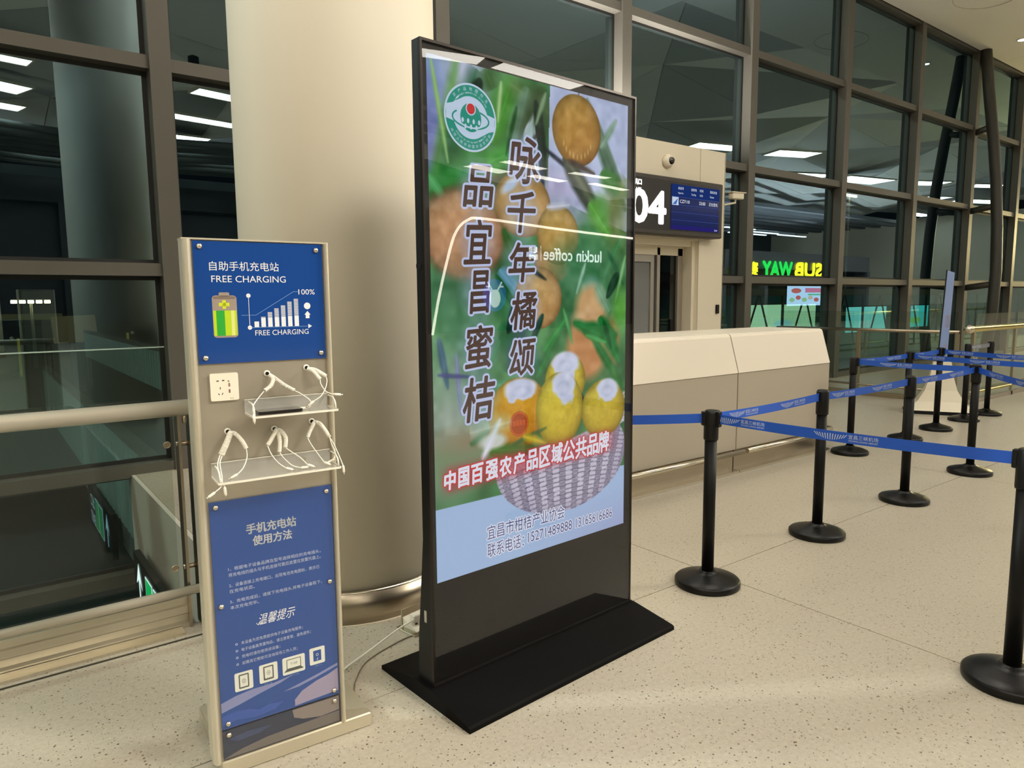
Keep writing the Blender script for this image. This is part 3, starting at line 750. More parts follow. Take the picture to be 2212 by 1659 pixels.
# right-hand sky with sharp vertical edge
sky = ((U > .640 - .03 * (2.3 - Z)) & (Z > 1.93 - .25 * (U - .64))).astype(float); mixin(sky * .97, (186, 198, 236))
mixin(sky * sm(Z, 2.05, 2.35) * .4, (170, 182, 220))
blob(.66, 1.93, .16, .09, (184, 176, 214), .8); blob(.66, 1.86, .13, .06, (150, 170, 196), .8)
leaf(.86, 2.36, 1.14, 1.95, .022, (98, 132, 108), .008); leaf(.93, 2.20, 1.13, 1.90, .04, (78, 112, 86), .015)
leaf(.98, 2.06, 1.14, 1.97, .04, (70, 130, 60), .01); leaf(.95, 2.16, 1.06, 2.30, .02, (120, 156, 130), .01)
leaf(.96, 1.80, 1.13, 2.05, .06, (106, 128, 64), .04, .8); blob(1.06, 1.86, .08, .12, (112, 128, 60), .5, 0, .7)
# branch falling under the top orange
leaf(.60, 2.12, .82, 2.02, .012, (40, 46, 60), .006)
leaf(.72, 2.10, 1.0, 1.80, .055, (66, 74, 62), .012); leaf(.76, 2.07, .98, 1.84, .022, (100, 110, 84), .01)
leaf(.585, 2.27, .60, 1.90, .022, (44, 54, 70), .008); leaf(.555, 2.20, .575, 2.02, .008, (196, 208, 236), .004)
mixin(((np.abs(U - .812) < .004) & (Z > 2.33)).astype(float), (96, 96, 110))
def fruit(cx, cz, rx, rz, base, dark, lite, soft=.02, seed=5, drops=False):
    e = ell(cx, cz, rx, rz); mk = 1 - sm(e, 1 - soft, 1 + soft)
    g = sm((U - cx) / rx * -.35 + (Z - cz) / rz * .8, -1, 1)[..., None]
    c = np.asarray(dark) * (1 - g) + np.asarray(lite) * g; b = np.asarray(base, float)
    c = c * .55 + b * .45; rim = np.clip(e, 0, 1) ** 5; c = c * (1 - .34 * rim[..., None]); c = c * (.96 + .08 * n3[..., None])
    global img; img = img * (1 - mk[..., None]) + c * mk[..., None]
fruit(.804, 2.215, .150, .148, (196, 146, 62), (176, 110, 40), (200, 164, 84), .012)
for k in range(9):
    a = R(215 + 14 * k); blob(.804 + .10 * cos(a), 2.215 + .11 * sin(a), .004, .012, (222, 190, 120), .5, 0, .7)
leaf(.74, 2.085, .92, 2.045, .016, (66, 52, 40), .008); leaf(.955, 2.06, 1.08, 1.97, .05, (60, 128, 52), .02)
# crisp dark and light leaf strokes that give the grove its depth
for k_, (a, b, c, d, w_, col) in enumerate(((.56, 2.30, .62, 2.00, .03, (38, 54, 40)), (.46, 2.26, .40, 2.06, .012, (34, 84, 34)), (.58, 2.18, .48, 2.06, .010, (60, 60, 56)), (.38, 2.34, .36, 2.18, .012, (150, 190, 120)),
  (.62, 2.34, .56, 2.20, .014, (120, 150, 110)), (.05, 2.36, .12, 2.0, .012, (140, 186, 110)), (.28, 2.33, .18, 2.14, .035, (40, 62, 48)), (.02, 1.96, .16, 1.80, .02, (80, 170, 96)), (.36, 1.94, .44, 1.84, .012, (60, 120, 60)),
  (.04, 1.68, .02, 1.50, .02, (70, 140, 60)), (1.10, 1.78, .98, 1.60, .02, (70, 140, 80)), (1.0, 1.72, 1.12, 1.56, .014, (40, 96, 60)), (.78, 1.74, .86, 1.60, .012, (60, 130, 70)), (1.13, 1.70, 1.06, 1.48, .012, (120, 180, 110)))):
    leaf(a, b, c, d, w_, col, .006)
# middle field
blob(.09, 1.55, .07, .10, (70, 130, 84), .8); blob(.24, 1.60, .12, .12, (70, 110, 66), .9)
fruit(.19, 1.745, .20, .17, (206, 150, 104), (190, 120, 84), (212, 172, 116), .10)
fruit(.49, 1.88, .155, .13, (204, 160, 88), (196, 140, 90), (208, 172, 90), .015)
blob(.42, 1.95, .05, .02, (196, 214, 240), .4, .6)
fruit(.66, 1.66, .11, .09, (196, 150, 86), (180, 120, 70), (190, 150, 90), .03)
fruit(.69, 1.77, .125, .125, (202, 162, 80), (190, 136, 64), (208, 176, 90), .015)
leaf(.62, 1.88, .76, 1.90, .016, (200, 205, 225), .01); blob(.95, 1.89, .06, .07, (96, 160, 74), .4); leaf(.88, 1.92, 1.02, 1.78, .05, (92, 170, 60), .02)
leaf(.38, 1.78, .46, 1.64, .025, (58, 100, 40), .01); leaf(.36, 1.62, .48, 1.50, .045, (96, 156, 180), .015); leaf(.30, 1.55, .50, 1.40, .06, (46, 120, 60), .03)
blob(.84, 1.62, .16, .12, (74, 138, 92), .7); leaf(.74, 1.66, .98, 1.60, .03, (52, 120, 70), .04); blob(.90, 1.54, .05, .05, (130, 190, 170), .6)
fruit(.575, 1.505, .135, .130, (206, 168, 104), (196, 130, 64), (214, 184, 120), .012)
leaf(.50, 1.64, .62, 1.58, .012, (36, 50, 50), .006)
blob(.90, 1.46, .10, .10, (214, 168, 110), .25); blob(.87, 1.36, .10, .10, (216, 172, 120), .3); blob(.87, 1.27, .13, .13, (206, 140, 84), .2); blob(1.04, 1.30, .05, .10, (190, 130, 80), .4)
leaf(.84, 1.37, 1.08, 1.33, .05, (34, 118, 52), .012); leaf(.95, 1.42, 1.10, 1.20, .05, (36, 126, 56), .012); leaf(.90, 1.34, 1.12, 1.08, .03, (40, 120, 52), .01); leaf(.78, 1.40, .98, 1.33, .03, (40, 130, 60), .012)
leaf(.93, 1.56, 1.02, 1.44, .035, (110, 170, 140), .02, .8); blob(1.10, 1.45, .05, .08, (90, 170, 60), .6)
leaf(.36, 1.36, .52, 1.28, .06, (30, 104, 44), .02); leaf(.36, 1.40, .60, 1.20, .05, (36, 110, 60), .02); leaf(.56, 1.17, .72, 1.40, .02, (52, 130, 64), .01)
leaf(.40, 1.20, .52, 1.44, .05, (20, 56, 40), .03, .8); leaf(.30, 1.17, .50, 1.12, .02, (90, 170, 120), .012); leaf(.60, 1.28, .74, 1.42, .018, (60, 150, 70), .01)
blob(.16, 1.28, .14, .26, (84, 140, 110), .7, 0, .6); blob(.10, 1.0, .13, .22, (170, 178, 170), .7, 0, .8); blob(.10, .87, .16, .10, (120, 150, 110), .6); blob(.22, .95, .16, .05, (160, 120, 92), .8, 0, .6)
for a, b, c, d, w_, col in ((.34, 1.60, .50, 1.40, .02, (30, 92, 44)), (.47, 1.52, .40, 1.36, .03, (16, 44, 34)), (.72, 1.46, .78, 1.30, .012, (80, 160, 90)), (.36, 1.34, .30, 1.22, .012, (50, 130, 60)), (.60, 1.44, .52, 1.30, .02, (22, 60, 44)),
  (.66, 1.24, .60, 1.08, .02, (18, 56, 40)), (.82, 1.22, .78, 1.10, .02, (70, 140, 70)), (1.04, 1.20, 1.13, .98, .02, (60, 130, 60)), (.06, 1.36, .10, 1.16, .02, (70, 110, 130)), (.14, 1.30, .16, 1.05, .012, (120, 130, 170)), (.05, 1.22, .22, 1.20, .010, (70, 80, 130)),
  (.86, 1.66, .80, 1.52, .012, (130, 180, 150)), (1.08, 1.62, 1.0, 1.50, .03, (30, 70, 44)), (.98, 1.40, 1.04, 1.26, .016, (24, 90, 44)), (.86, 1.34, 1.0, 1.30, .014, (70, 160, 80))):
    leaf(a, b, c, d, w_, col, .005)
# table top
tab = (Z < .70 + (U - .03) * .0).astype(float); mixin(tab, (166, 194, 234)); mixin(tab * sm(U, .5, 1.1) * sm(.62 - Z, 0, .2) * .55, (158, 158, 208))
# basket
def bz(u): return .80 + .10 * ((u - .33) / .8) ** 2 * 1.3
ew = ell(.735, .80, .405, .245); bas = ((ew < 1) & (Z < bz(U) + .0)).astype(float)
rows = (Z - .55 + .25 * (U - .735) ** 2) / .021; cols = (U - .735) / (.034 + .036 * (Z - .55)) + 20
wv = np.sin(pi * rows) * np.sign(np.sin(pi * cols + pi * np.floor(rows)))
bc = np.array([176, 170, 192]) + 34 * wv[..., None] + 14 * (n3[..., None] - .5)
img = img * (1 - bas[..., None]) + bc * bas[..., None]
gap = bas * (np.abs(((rows) % 1) - .5) > .36) * (np.sin(pi * cols + pi * np.floor(rows)) > -.2); mixin(gap * .8, (84, 74, 96)); mixin(bas * sm(ew, .72, 1) * .35, (130, 120, 150))
for dz_, c_ in ((0.0, (204, 200, 220)), (.028, (196, 190, 210))):
    e = np.abs(Z - (bz(U) + dz_)) ; mk = (1 - sm(e, .010, .016)) * ((U > .335) & (U < 1.136)); mixin(mk, c_)
    mixin(mk * (np.sin((U + Z * 1.5) * 190) > .6) * .5, (140, 132, 156))
leaf(1.06, .98, 1.135, 1.06, .02, (200, 196, 214), .01); leaf(.95, .90, 1.14, 1.04, .012, (206, 200, 216), .006)
n4 = vein_noise(34, 60, 9)
def cap_(cx, cz, rx, rz):
    e = ell(cx, cz, rx, rz) + .75 * (n4 - .5) * sm(cz + rz * .3 - Z, -rz * .3, rz) + .2 * (n3 - .5) * sm(cz - Z, -rz * .5, rz)
    mixin(1 - sm(e, .78, .98), (206, 212, 238)); mixin((1 - sm(np.abs(ell(cx, cz - rz * .1, rx * .8, rz * .7) - .5), 0, .3)) * .4 * (e < .9), (170, 182, 216))
# oranges in the basket
fruit(.41, .93, .14, .08, (206, 120, 40), (180, 90, 34), (216, 150, 40), .03)
fruit(.735, 1.145, .125, .125, (214, 196, 40), (206, 160, 30), (220, 210, 60), .012)
cap_(.735, 1.215, .10, .065)
fruit(.46, 1.035, .165, .145, (222, 160, 30), (204, 110, 30), (226, 190, 30), .012)
cap_(.47, 1.125, .115, .055)
leaf(.78, 1.10, .90, 1.00, .022, (44, 48, 30), .008)
fruit(.985, .995, .150, .135, (214, 190, 40), (200, 160, 40), (220, 204, 60), .012)
cap_(1.01, 1.08, .085, .06)
fruit(.70, 1.02, .145, .165, (220, 200, 40), (206, 160, 30), (226, 214, 60), .010)
cap_(.72, 1.12, .085, .075)
blob(.46, .985, .052, .052, (184, 80, 34), .05)
leaf(.30, .98, .20, .93, .02, (60, 110, 60), .01); leaf(.26, .90, .60, .86, .03, (70, 120, 40), .012); leaf(.42, .90, .62, .95, .012, (64, 100, 52), .006)
blob(.32, .93, .07, .03, (204, 210, 200), .3); leaf(.26, .86, .36, 1.02, .02, (224, 224, 240), .01)
leaf(.20, .98, .42, 1.0, .05, (190, 216, 200), .03, .6); leaf(.48, .93, .62, .88, .02, (206, 176, 40), .01)
# red glow band behind the caption
zl = .80 + (U - .10) * .0 + .03 * sm(U, .1, 1.1)
band = np.exp(-((Z - (zl + .01)) / .055) ** 4) * sm(U, .045, .10) * (1 - sm(U, .98, 1.10)); mixin(band * .62, (190, 50, 64))
for u_, z_ in ((.257, 1.930), (.253, 1.722), (.257, 1.530), (.253, 1.316), (.250, 1.111), (.500, 2.055), (.482, 1.850), (.482, 1.650), (.491, 1.455), (.482, 1.262)):
    blob(u_, z_, .085, .095, (158, 182, 226), .35, 0, .38)
gr = img.mean(2, keepdims=True); img = gr + (img - gr) * .88; img = img + 26 * (n4[..., None] - .5) * (Z > .98)[..., None]
img = np.clip(img, 0, 255) / 255.0
lin = np.where(img <= .04045, img / 12.92, ((img + .055) / 1.055) ** 2.4)
vx = (uu * K); vz = (.06 + zz * K)
VX, VZ = np.meshgrid(vx, vz)
co = np.zeros((NX * NZ, 3), np.float32); co[:, 0] = VX.ravel(); co[:, 1] = .0080; co[:, 2] = VZ.ravel()
ii = np.arange((NZ - 1) * (NX - 1)); rI, cI = ii // (NX - 1), ii % (NX - 1); b0 = rI * NX + cI
quads = np.stack([b0, b0 + 1, b0 + NX + 1, b0 + NX], 1).astype(np.int32)
me = bpy.data.meshes.new('screen')
me.vertices.add(len(co)); me.vertices.foreach_set('co', co.ravel())
me.loops.add(quads.size); me.loops.foreach_set('vertex_index', quads.ravel())
me.polygons.add(len(quads)); me.polygons.foreach_set('loop_start', np.arange(0, quads.size, 4, dtype=np.int32))
me.update(calc_edges=True)
ca = me.color_attributes.new('Col', 'FLOAT_COLOR', 'POINT')
ca.data.foreach_set('color', np.concatenate([lin.reshape(-1, 3), np.ones((NX * NZ, 1))], 1).astype(np.float32).ravel())
SCR_E = .88
me.materials.append(vcol_screen('advert_picture', SCR_E))
scr = bpy.data.objects.new('screen', me); COL.objects.link(scr); scr.parent = KR

# lettering on the screen
G = lambda n, c, s=1.0: glow('adv_' + n, c, s * SCR_E)
am = [G('halo', (196, 206, 240)), G('brown', (88, 68, 58)), G('white', (232, 234, 248)), G('navy', (84, 90, 140)), G('green', (52, 150, 128)),
      G('pale', (196, 216, 236)), G('red', (206, 60, 62)), G('stamp', (228, 110, 60)), G('navy_dark', (40, 44, 84))]
mb = MB()
def pk(s, u, z, h, mi, yk, align='c', w=None, shear=0, ang=0.0, r=0.0, n=8):
    k = dict(w=(w * K if w else None), y=.0078 - .0002 * yk, mi=mi, align=align, shear=shear, ang=ang)
    if r: fat(mb, s, kx(u), kz(z), h * K, r, n, **k)
    else: put(mb, s, kx(u), kz(z), h * K, **k)
def calli(s, u, z, hh=.150, ww=.150, tilt=.05):
    pk(s, u, z, hh, 1, 5, w=ww, shear=.20, ang=tilt, r=.0030)
    pk(s, u, z, hh, 0, 3, w=ww, shear=.20, ang=tilt, r=.0115, n=14)
for s_, u, z, hh, ww in (('品', .257, 1.930, .150, .150), ('宜', .253, 1.722, .165, .145), ('昌', .257, 1.530, .160, .100), ('蜜', .253, 1.316, .165, .145), ('桔', .250, 1.111, .170, .165),
                 ('咏', .500, 2.055, .180, .170), ('千', .482, 1.850, .160, .150), ('年', .482, 1.650, .155, .150), ('橘', .491, 1.455, .150, .150), ('颂', .482, 1.262, .145, .150)): calli(s_, u, z, hh, ww)
cap = '中国百强农产品区域公共品牌'
for k, ch in enumerate(cap):
    u = .10 + .885 * (k / 12.0) ** 1.04; z = .808 + .028 * (k / 12.0); h = .072 + .022 * (k / 12.0); w_ = .056 + .022 * k / 12
    pk(ch, u, z, h, 2, 6, w=w_, shear=.16, ang=.08, r=.0026)
    pk(ch, u, z, h, 6, 5, w=w_, shear=.16, ang=.08, r=.0075, n=10)
pk('宜昌市柑桔产业协会', .281, .525, .060, 3, 5, 'l', w=.446); pk('宜昌市柑桔产业协会', .281, .525, .060, 2, 4, 'l', w=.446, r=.0045)
pk('联系电话：', .281, .450, .060, 3, 5, 'l', w=.20); pk('联系电话：', .281, .450, .060, 2, 4, 'l', w=.20, r=.0045)
pk('15271489888', .505, .462, .044, 3, 5, 'l', w=.27); pk('15271489888', .505, .462, .044, 2, 4, 'l', w=.27, r=.004)
pk('13165616686', .800, .462, .044, 3, 5, 'l', w=.25); pk('13165616686', .800, .462, .044, 2, 4, 'l', w=.25, r=.004)
# round emblem
cx, cz, rr = kx(.228), kz(2.178), .124 * K
Y0 = .0074
disc(mb, cx, cz, rr, rr, Y0, 5, 48); disc(mb, cx, cz, rr * .94, rr * .94, Y0 - .0001, 4, 48)
disc(mb, cx, cz, rr * .66, rr * .62, Y0 - .0002, 5, 48)
wing = lambda sgn: [(cx + sgn * rr * a, Y0 - .0002, cz + sgn * rr * b) for a, b in ((.30, .52), (.62, .18), (.93, .12), (.92, -.28), (.70, -.34), (.40, -.50))]
mb.add(wing(1), [tuple(range(6))], 5); mb.add(wing(-1), [tuple(range(6))], 5)
disc(mb, cx, cz, rr * .40, rr * .42, Y0 - .0003, 4, 36)
ring(mb, cx, cz - rr * .04, rr * .72, rr * .30, rr * .055, Y0 - .0004, 4, 40, R(-150), R(60)); ring(mb, cx, cz - rr * .04, rr * .72, rr * .30, rr * .055, Y0 - .0004, 4, 20, R(140), R(212))
ring(mb, cx + rr * .02, cz + rr * .10, rr * .66, rr * .42, rr * .05, Y0 - .00045, 5, 30, R(205), R(330))
disc(mb, cx, cz + rr * .26, rr * .19, rr * .19, Y0 - .0005, 5, 28); disc(mb, cx, cz + rr * .26, rr * .155, rr * .155, Y0 - .0006, 6, 28)
for k in range(7):
    a = -.32 + .1 * k; zb = -.10 if k % 2 == 0 else -.27
    disc(mb, cx + a * rr * 1.05 + .02 * rr, cz + zb * rr, rr * .045, rr * .075, Y0 - .0006, 5, 10)
def arc_text(s, r_, h, a_mid, step, mi, inward=False):
    n = len(s)
    for k, ch in enumerate(s):
        if ch == ' ': continue
        a = a_mid + (-(k - (n - 1) / 2) * step if not inward else (k - (n - 1) / 2) * step)
        put(mb, ch, cx + r_ * cos(a), cz + r_ * sin(a), h, y=Y0 - .0003, mi=mi, align='c', ang=(a - pi / 2) if not inward else (a + pi / 2))
arc_text('农产品地理标志', rr * .84, .0125, pi / 2, R(15.5), 5); arc_text('Agro-product Geographical Indications', rr * .72, .0055, pi / 2, R(3.1), 5)
arc_text('中华人民共和国农业农村部', rr * .84, .0115, -pi / 2, R(10.5), 5, True); arc_text('Ministry of Agriculture P.R.China', rr * .72, .0055, -pi / 2, R(3.1), 5, True)
# round stamp on the fruit
ring(mb, kx(.46), kz(.985), .046, .046, .003, .0072, 7, 32); put(mb, '宜昌蜜桔', kx(.46), kz(.99), .022, w=.07, y=.0071, mi=7, align='c')
mb.build('screen_lettering', am, scr)

# ================================================================== CHARGING STATION
SR = thing('charging_station', 'slim steel phone charging stand with blue panels in front of the column', 'charging station', (.521, 2.218, 0), R(-3.76))
PW, PH = .389, 1.682
# base plate with rounded front lip
MB().bbox(-.004, .500, -.002, .385, 0, .05, .004).build('base_plate', mat('base_steel', (206, 198, 176), .24, .6), SR)
# side rails: round-nosed aluminium profiles
def rail_prof(x0, x1):
    n = 10; cx = (x0 + x1) / 2; r_ = (x1 - x0) / 2
    return [(cx + r_ * cos(pi + pi * k / n), .013 + .022 * sin(pi + pi * k / n)) for k in range(n + 1)] + [(cx + r_ * cos(pi * k / n), .058 + .022 * sin(pi * k / n)) for k in range(n + 1)]
for x0, x1 in ((-.026, .0), (PW, PW + .019)):
    MB().prism(rail_prof(x0, x1), 'z', .05, PH).build('side_rail', M_alu, SR)
bp = MB().box(0, PW, .010, .060, .05, PH - .002).build('back_plate', M_steel_plate, SR)
MB().box(-.026, PW + .019, .002, .07, PH - .001, PH + .004).build('top_cap', M_alu, SR)
def screw(x, z, y, parent):
    MB().lathe([(.0085, 0), (.008, .004), (.005, .0075), (.002, .0085)], 18).xf(Matrix.Translation((x, y, z)) @ Matrix.Rotation(pi / 2, 4, 'X')).build('screw_cap', M_polish, parent)
up = MB().box(.003, PW - .003, .004, .008, 1.316, PH - .004).build('upper_panel', M_blue, SR)
for x, z in ((.022, 1.662), (PW - .022, 1.660), (.022, 1.334), (PW - .018, 1.334)): screw(x, z, .004, up)
lp = MB().box(.005, PW - .002, .004, .008, .155, .893).build('lower_panel', M_blue2, SR)
for x, z in ((.024, .876), (PW - .02, .874), (.024, .560), (PW - .02, .562), (.024, .172), (PW - .02, .172)): screw(x, z, .004, lp)
fp = MB().box(.005, PW - .002, .004, .008, .054, .150).build('foot_panel', mat('dark_gloss_foot_panel', (52, 58, 78), .10, .3, coat=1), SR)
for x, z in ((.024, .134), (PW - .02, .134)): screw(x, z, .004, fp)
# upper print
mb = MB(); yp = .0034
put(mb, '自助手机充电站', .046, 1.592, .0275, w=.202, y=yp, mi=0, off=.0); put(mb, 'FREE CHARGING', .050, 1.558, .0195, w=.218, y=yp, mi=0)
rrect(mb, .048, .118, 1.393, 1.519, .010, yp, 1); rrect(mb, .068, .098, 1.512, 1.528, .004, yp, 1)
rrect(mb, .052, .114, 1.508, 1.516, .003, yp - .0001, 6)
rect(mb, .050, .116, 1.399, 1.474, yp - .0001, 2); rect(mb, .058, .082, 1.399, 1.474, yp - .0002, 3); rect(mb, .100, .110, 1.399, 1.474, yp - .0002, 7)
rect(mb, .077, .087, 1.479, 1.505, yp - .0002, 4); rect(mb, .067, .097, 1.487, 1.497, yp - .0002, 4)
line(mb, (.153, 1.518), (.153, 1.421), .0014, yp, 0)
disc(mb, .153, 1.518, .0065, .0065, yp, 0, 16); disc(mb, .153, 1.421, .0065, .0065, yp, 0, 16)
line(mb, (.158, 1.421), (.333, 1.421), .0014, yp, 5); mb.add([(.333, yp, 1.414), (.345, yp, 1.421), (.333, yp, 1.428)], [(0, 1, 2)], 0)
for k in range(7):
    x = .167 + .0205 * k; top = (1.439, 1.453, 1.467, 1.478, 1.488, 1.498, 1.508)[k]; bt = 1.422; mid = (1.439, 1.450, 1.451, 1.452, 1.453, 1.454, 1.455)[k]
    rect(mb, x, x + .0135, bt, mid, yp, 0)
    z = mid + .0015
    while z < top: rect(mb, x, x + .0135, z, z + .0014, yp, 0); z += .0026
line(mb, (.130, 1.459), (.173, 1.459), .0012, yp, 5); line(mb, (.173, 1.459), (.290, 1.530), .0012, yp, 5); line(mb, (.290, 1.530), (.306, 1.530), .0012, yp, 5)
put(mb, '100%', .306, 1.521, .0165, w=.052, y=yp, mi=0); put(mb, 'FREE CHARGING', .168, 1.396, .016, w=.165, y=yp, mi=0)
disc(mb, .332, 1.485, .0105, .0105, yp, 0, 24)
mb.add([(.326, yp, 1.446), (.338, yp, 1.446), (.338, yp, 1.457), (.342, yp, 1.457), (.332, yp, 1.469), (.322, yp, 1.457), (.326, yp, 1.457)], [tuple(range(7))], 0)
mb.build('printing', [M_print, mat('battery_grey', (150, 136, 126), .4), mat('battery_lime', (178, 206, 30), .4), mat('battery_green', (40, 160, 50), .4), mat('cross_lime', (200, 212, 40), .4), mat('thin_blue_line', (110, 150, 205), .5), mat('battery_cap', (120, 106, 96), .4), mat('battery_shine', (214, 216, 130), .4)], up)
# lower print
mb = MB()
put(mb, '手机充电站', .110, .775, .032, w=.155, y=yp, mi=0); fat(mb, '手机充电站', .110, .775, .032, .0009, 6, w=.155, y=yp, mi=0); fat(mb, '使用方法', .128, .735, .031, .0009, 6, w=.122, y=yp, mi=0)
L_ = [('1、根据电子设备品牌及型号选择相应的充电插头，', .050, .668, .292), ('将充电线的插头与手机连接可靠后放置在放置托盘上。', .050, .649, .292), ('2、设备连接上充电端口，出现电池充电图标，表示已', .050, .615, .286),
      ('在充电状态。', .050, .596, .076), ('3、充电完成后，请拔下充电插头,将电子设备取下，', .050, .562, .292), ('本次充电完毕。', .050, .543, .086)]
for s_, x, z, w_ in L_: put(mb, s_, x, z, .0125, w=w_, y=yp, mi=1)
put(mb, '温馨提示', .130, .470, .036, w=.120, y=yp, mi=0, shear=.35); put(mb, '〰', .125, .472, .008, w=.02, y=yp, mi=0)
for k, (s_, w_) in enumerate((('本设备为您免费提供电子设备充电服务；', .196), ('电子设备属贵重物品，请注意看管，避免遗失；', .222), ('充电时请勿使用该设备；', .120), ('如需其它帮助可咨询现场工作人员；', .175))):
    z = .420 - .0225 * k; put(mb, s_, .076, z, .0125, w=w_, y=yp, mi=1); disc(mb, .062, z + .006, .0038, .0038, yp, 1, 12); disc(mb, .062, z + .006, .002, .002, yp - .0001, 2, 10)
lower_mats = [M_print, mat('soft_white_print', (176, 188, 214), .5), M_blue2, mat('icon_tile', (214, 216, 206), .4), mat('icon_dark', (84, 86, 84), .5), mat('pale_blue_text', (110, 132, 186), .5)]
def icon(x0, x1, z0, z1, kind):
    mb = MB()
    rrect(mb, x0, x1, z0, z1, .005, yp, 3); w_, h_ = x1 - x0, z1 - z0; c = (x0 + x1) / 2; d = (z0 + z1) / 2; y = yp - .0001
    if kind < 2:
        rrect(mb, c - w_ * .28, c + w_ * .28, d - h_ * .38, d + h_ * .38, .003, y, 4); rect(mb, c - w_ * .21, c + w_ * .21, d - h_ * .30, d + h_ * .31, y - .0001, 3)
        ring(mb, c, d, w_ * .10, h_ * .13, .0012, y - .0002, 4, 20); put(mb, 'Z' if kind == 0 else '8', c, d, h_ * .12, y=y - .0002, mi=4, align='c')
        if kind == 1:
            for k in range(5): line(mb, (c - w_ * .22 + k * w_ * .1, d - h_ * .34), (c - w_ * .17 + k * w_ * .1, d - h_ * .26), .002, y - .0003, 4)
    elif kind == 2:
        rrect(mb, c - w_ * .32, c + w_ * .32, d - h_ * .20, d + h_ * .36, .002, y, 4); rect(mb, c - w_ * .29, c + w_ * .29, d - h_ * .16, d + h_ * .32, y - .0001, 3)
        mb.add([(c - w_ * .44, y, d - h_ * .34), (c + w_ * .44, y, d - h_ * .34), (c + w_ * .33, y, d - h_ * .20), (c - w_ * .33, y, d - h_ * .20)], [(0, 1, 2, 3)], 4)
        put(mb, 'T100', c, d + h_ * .08, h_ * .13, y=y - .0002, mi=4, align='c')
    else:
        rrect(mb, c - w_ * .26, c + w_ * .26, d - h_ * .32, d + h_ * .32, .002, y, 2); ring(mb, c, d + h_ * .06, w_ * .08, h_ * .08, .0012, y - .0002, 3, 16); line(mb, (c - w_ * .03, d - h_ * .25), (c + w_ * .04, d - h_ * .14), .002, y - .0002, 3)
    mb.build('device_icon', lower_mats, lp)
icon(.050, .106, .268, .330, 0); icon(.126, .184, .272, .334, 1); icon(.200, .274, .276, .336, 2); icon(.290, .342, .284, .343, 3)
for x, z, s_ in ((.140, .263, '苹果平板'), (.222, .267, '笔记本电脑'), (.306, .275, '智能手机')): put(mb, s_, x, z, .006, y=yp, mi=5)
mb.build('printing', lower_mats, lp)
# printed clouds at the foot of the lower panel
mb = MB()
C1 = ((.006, .244), (.05, .256), (.10, .263), (.17, .263), (.235, .272), (.19, .256), (.12, .240), (.06, .224), (.006, .212))
C2 = ((.235, .182), (.26, .206), (.31, .226), (.35, .236), (.384, .250), (.384, .168), (.30, .164), (.235, .160))
C3 = ((.006, .200), (.05, .206), (.09, .200), (.12, .188), (.15, .196), (.20, .190), (.17, .172), (.11, .166), (.05, .176), (.006, .166))
C4 = ((.20, .222), (.26, .236), (.32, .250), (.384, .268), (.384, .258), (.31, .238), (.25, .224))
for pts, mi in ((C1, 0), (C2, 1), (C3, 2), (C4, 0)): mb.add([(a, yp, b) for a, b in pts], [tuple(range(len(pts)))], mi)
mb.build('cloud_print', [mat('cloud_pale', (128, 134, 176), .3), mat('cloud_rose', (150, 142, 168), .3), mat('cloud_blue', (66, 90, 160), .3)], lp)
mb = MB()
D1 = ((.225, .148), (.384, .148), (.384, .098), (.32, .094), (.26, .106), (.23, .120))
D2 = ((.006, .058), (.06, .074), (.14, .086), (.24, .090), (.384, .094), (.384, .056), (.006, .056))
D3 = ((.02, .120), (.08, .128), (.16, .122), (.12, .108), (.05, .104))
for pts, mi in ((D1, 0), (D2, 1), (D3, 2)): mb.add([(a, yp, b) for a, b in pts], [tuple(range(len(pts)))], mi)
mb.build('cloud_print', [mat('cloud_sand', (132, 122, 118), .3), mat('cloud_sand_low', (112, 106, 102), .3), mat('cloud_slate', (70, 78, 104), .3)], fp)
# socket plate
so = MB().add([], []); mb = MB()
ol = rr_outline(.029, .110, 1.203, 1.286, .005)
mb.prism(ol, 'y', .001, .0095); so = mb.build('socket_plate', M_socket, SR)
mb = MB(); q = .0006
for x, z, w_, h_ in ((.047, 1.262, .007, .003), (.063, 1.263, .007, .003), (.056, 1.238, .0022, .007)): rect(mb, x, x + w_, z, z + h_, q, 0)
line(mb, (.051, 1.226), (.054, 1.221), .0022, q, 0); line(mb, (.064, 1.227), (.061, 1.221), .0022, q, 0)
for z in (1.245, 1.226): rect(mb, .081, .0855, z, z + .0105, q, 0); rect(mb, .0822, .0842, z + .001, z + .0095, q - .0001, 2)
rect(mb, .079, .084, 1.259, 1.264, q, 1); rect(mb, .086, .090, 1.2, 1.2, q, 0)
put(mb, 'BULL', .084, 1.2075, .0035, y=q, mi=1)
mb.build('socket_holes', [mat('socket_dark', (30, 22, 20), .5), mat('socket_grey_print', (150, 140, 128), .5), mat('usb_tongue', (196, 120, 110), .4)], so)
# acrylic shelves
def shelf(x0, x1, zf, zt, dep):
    s = thing_part = MB()
    s.box(x0, x1, -.001, .003, zf, zt)
    o = s.build('acrylic_shelf', M_acrylic, SR)
    MB().box(x0, x1, -dep, -.0015, zf - .004, zf).build('tray', M_acrylic, o)
    MB().box(x0, x1, -dep - .0018, -dep, zf - .005, zf + .0015).build('tray_edge', M_acr_edge, o)
    MB().box(x0, x1, -.0016, .0032, zt, zt + .0016).build('tray_edge', M_acr_edge, o)
    for x in (x0, x1):
        MB().box(x - .0012, x + .0012, -dep, -.001, zf - .004, zf + .002).build('tray_edge', M_acr_edge, o)
        xx = x + (.006 if x == x0 else -.006)
        MB().tube([(xx, -.004, zt - .006), (xx, -.03, zt - .002), (xx, -dep * .72, zt - .004), (xx, -dep + .01, zt - .014), (xx, -dep + .004, zf + .012), (xx, -dep + .004, zf)], .0026, 8).build('end_guard', M_acr_edge, o)
    return o
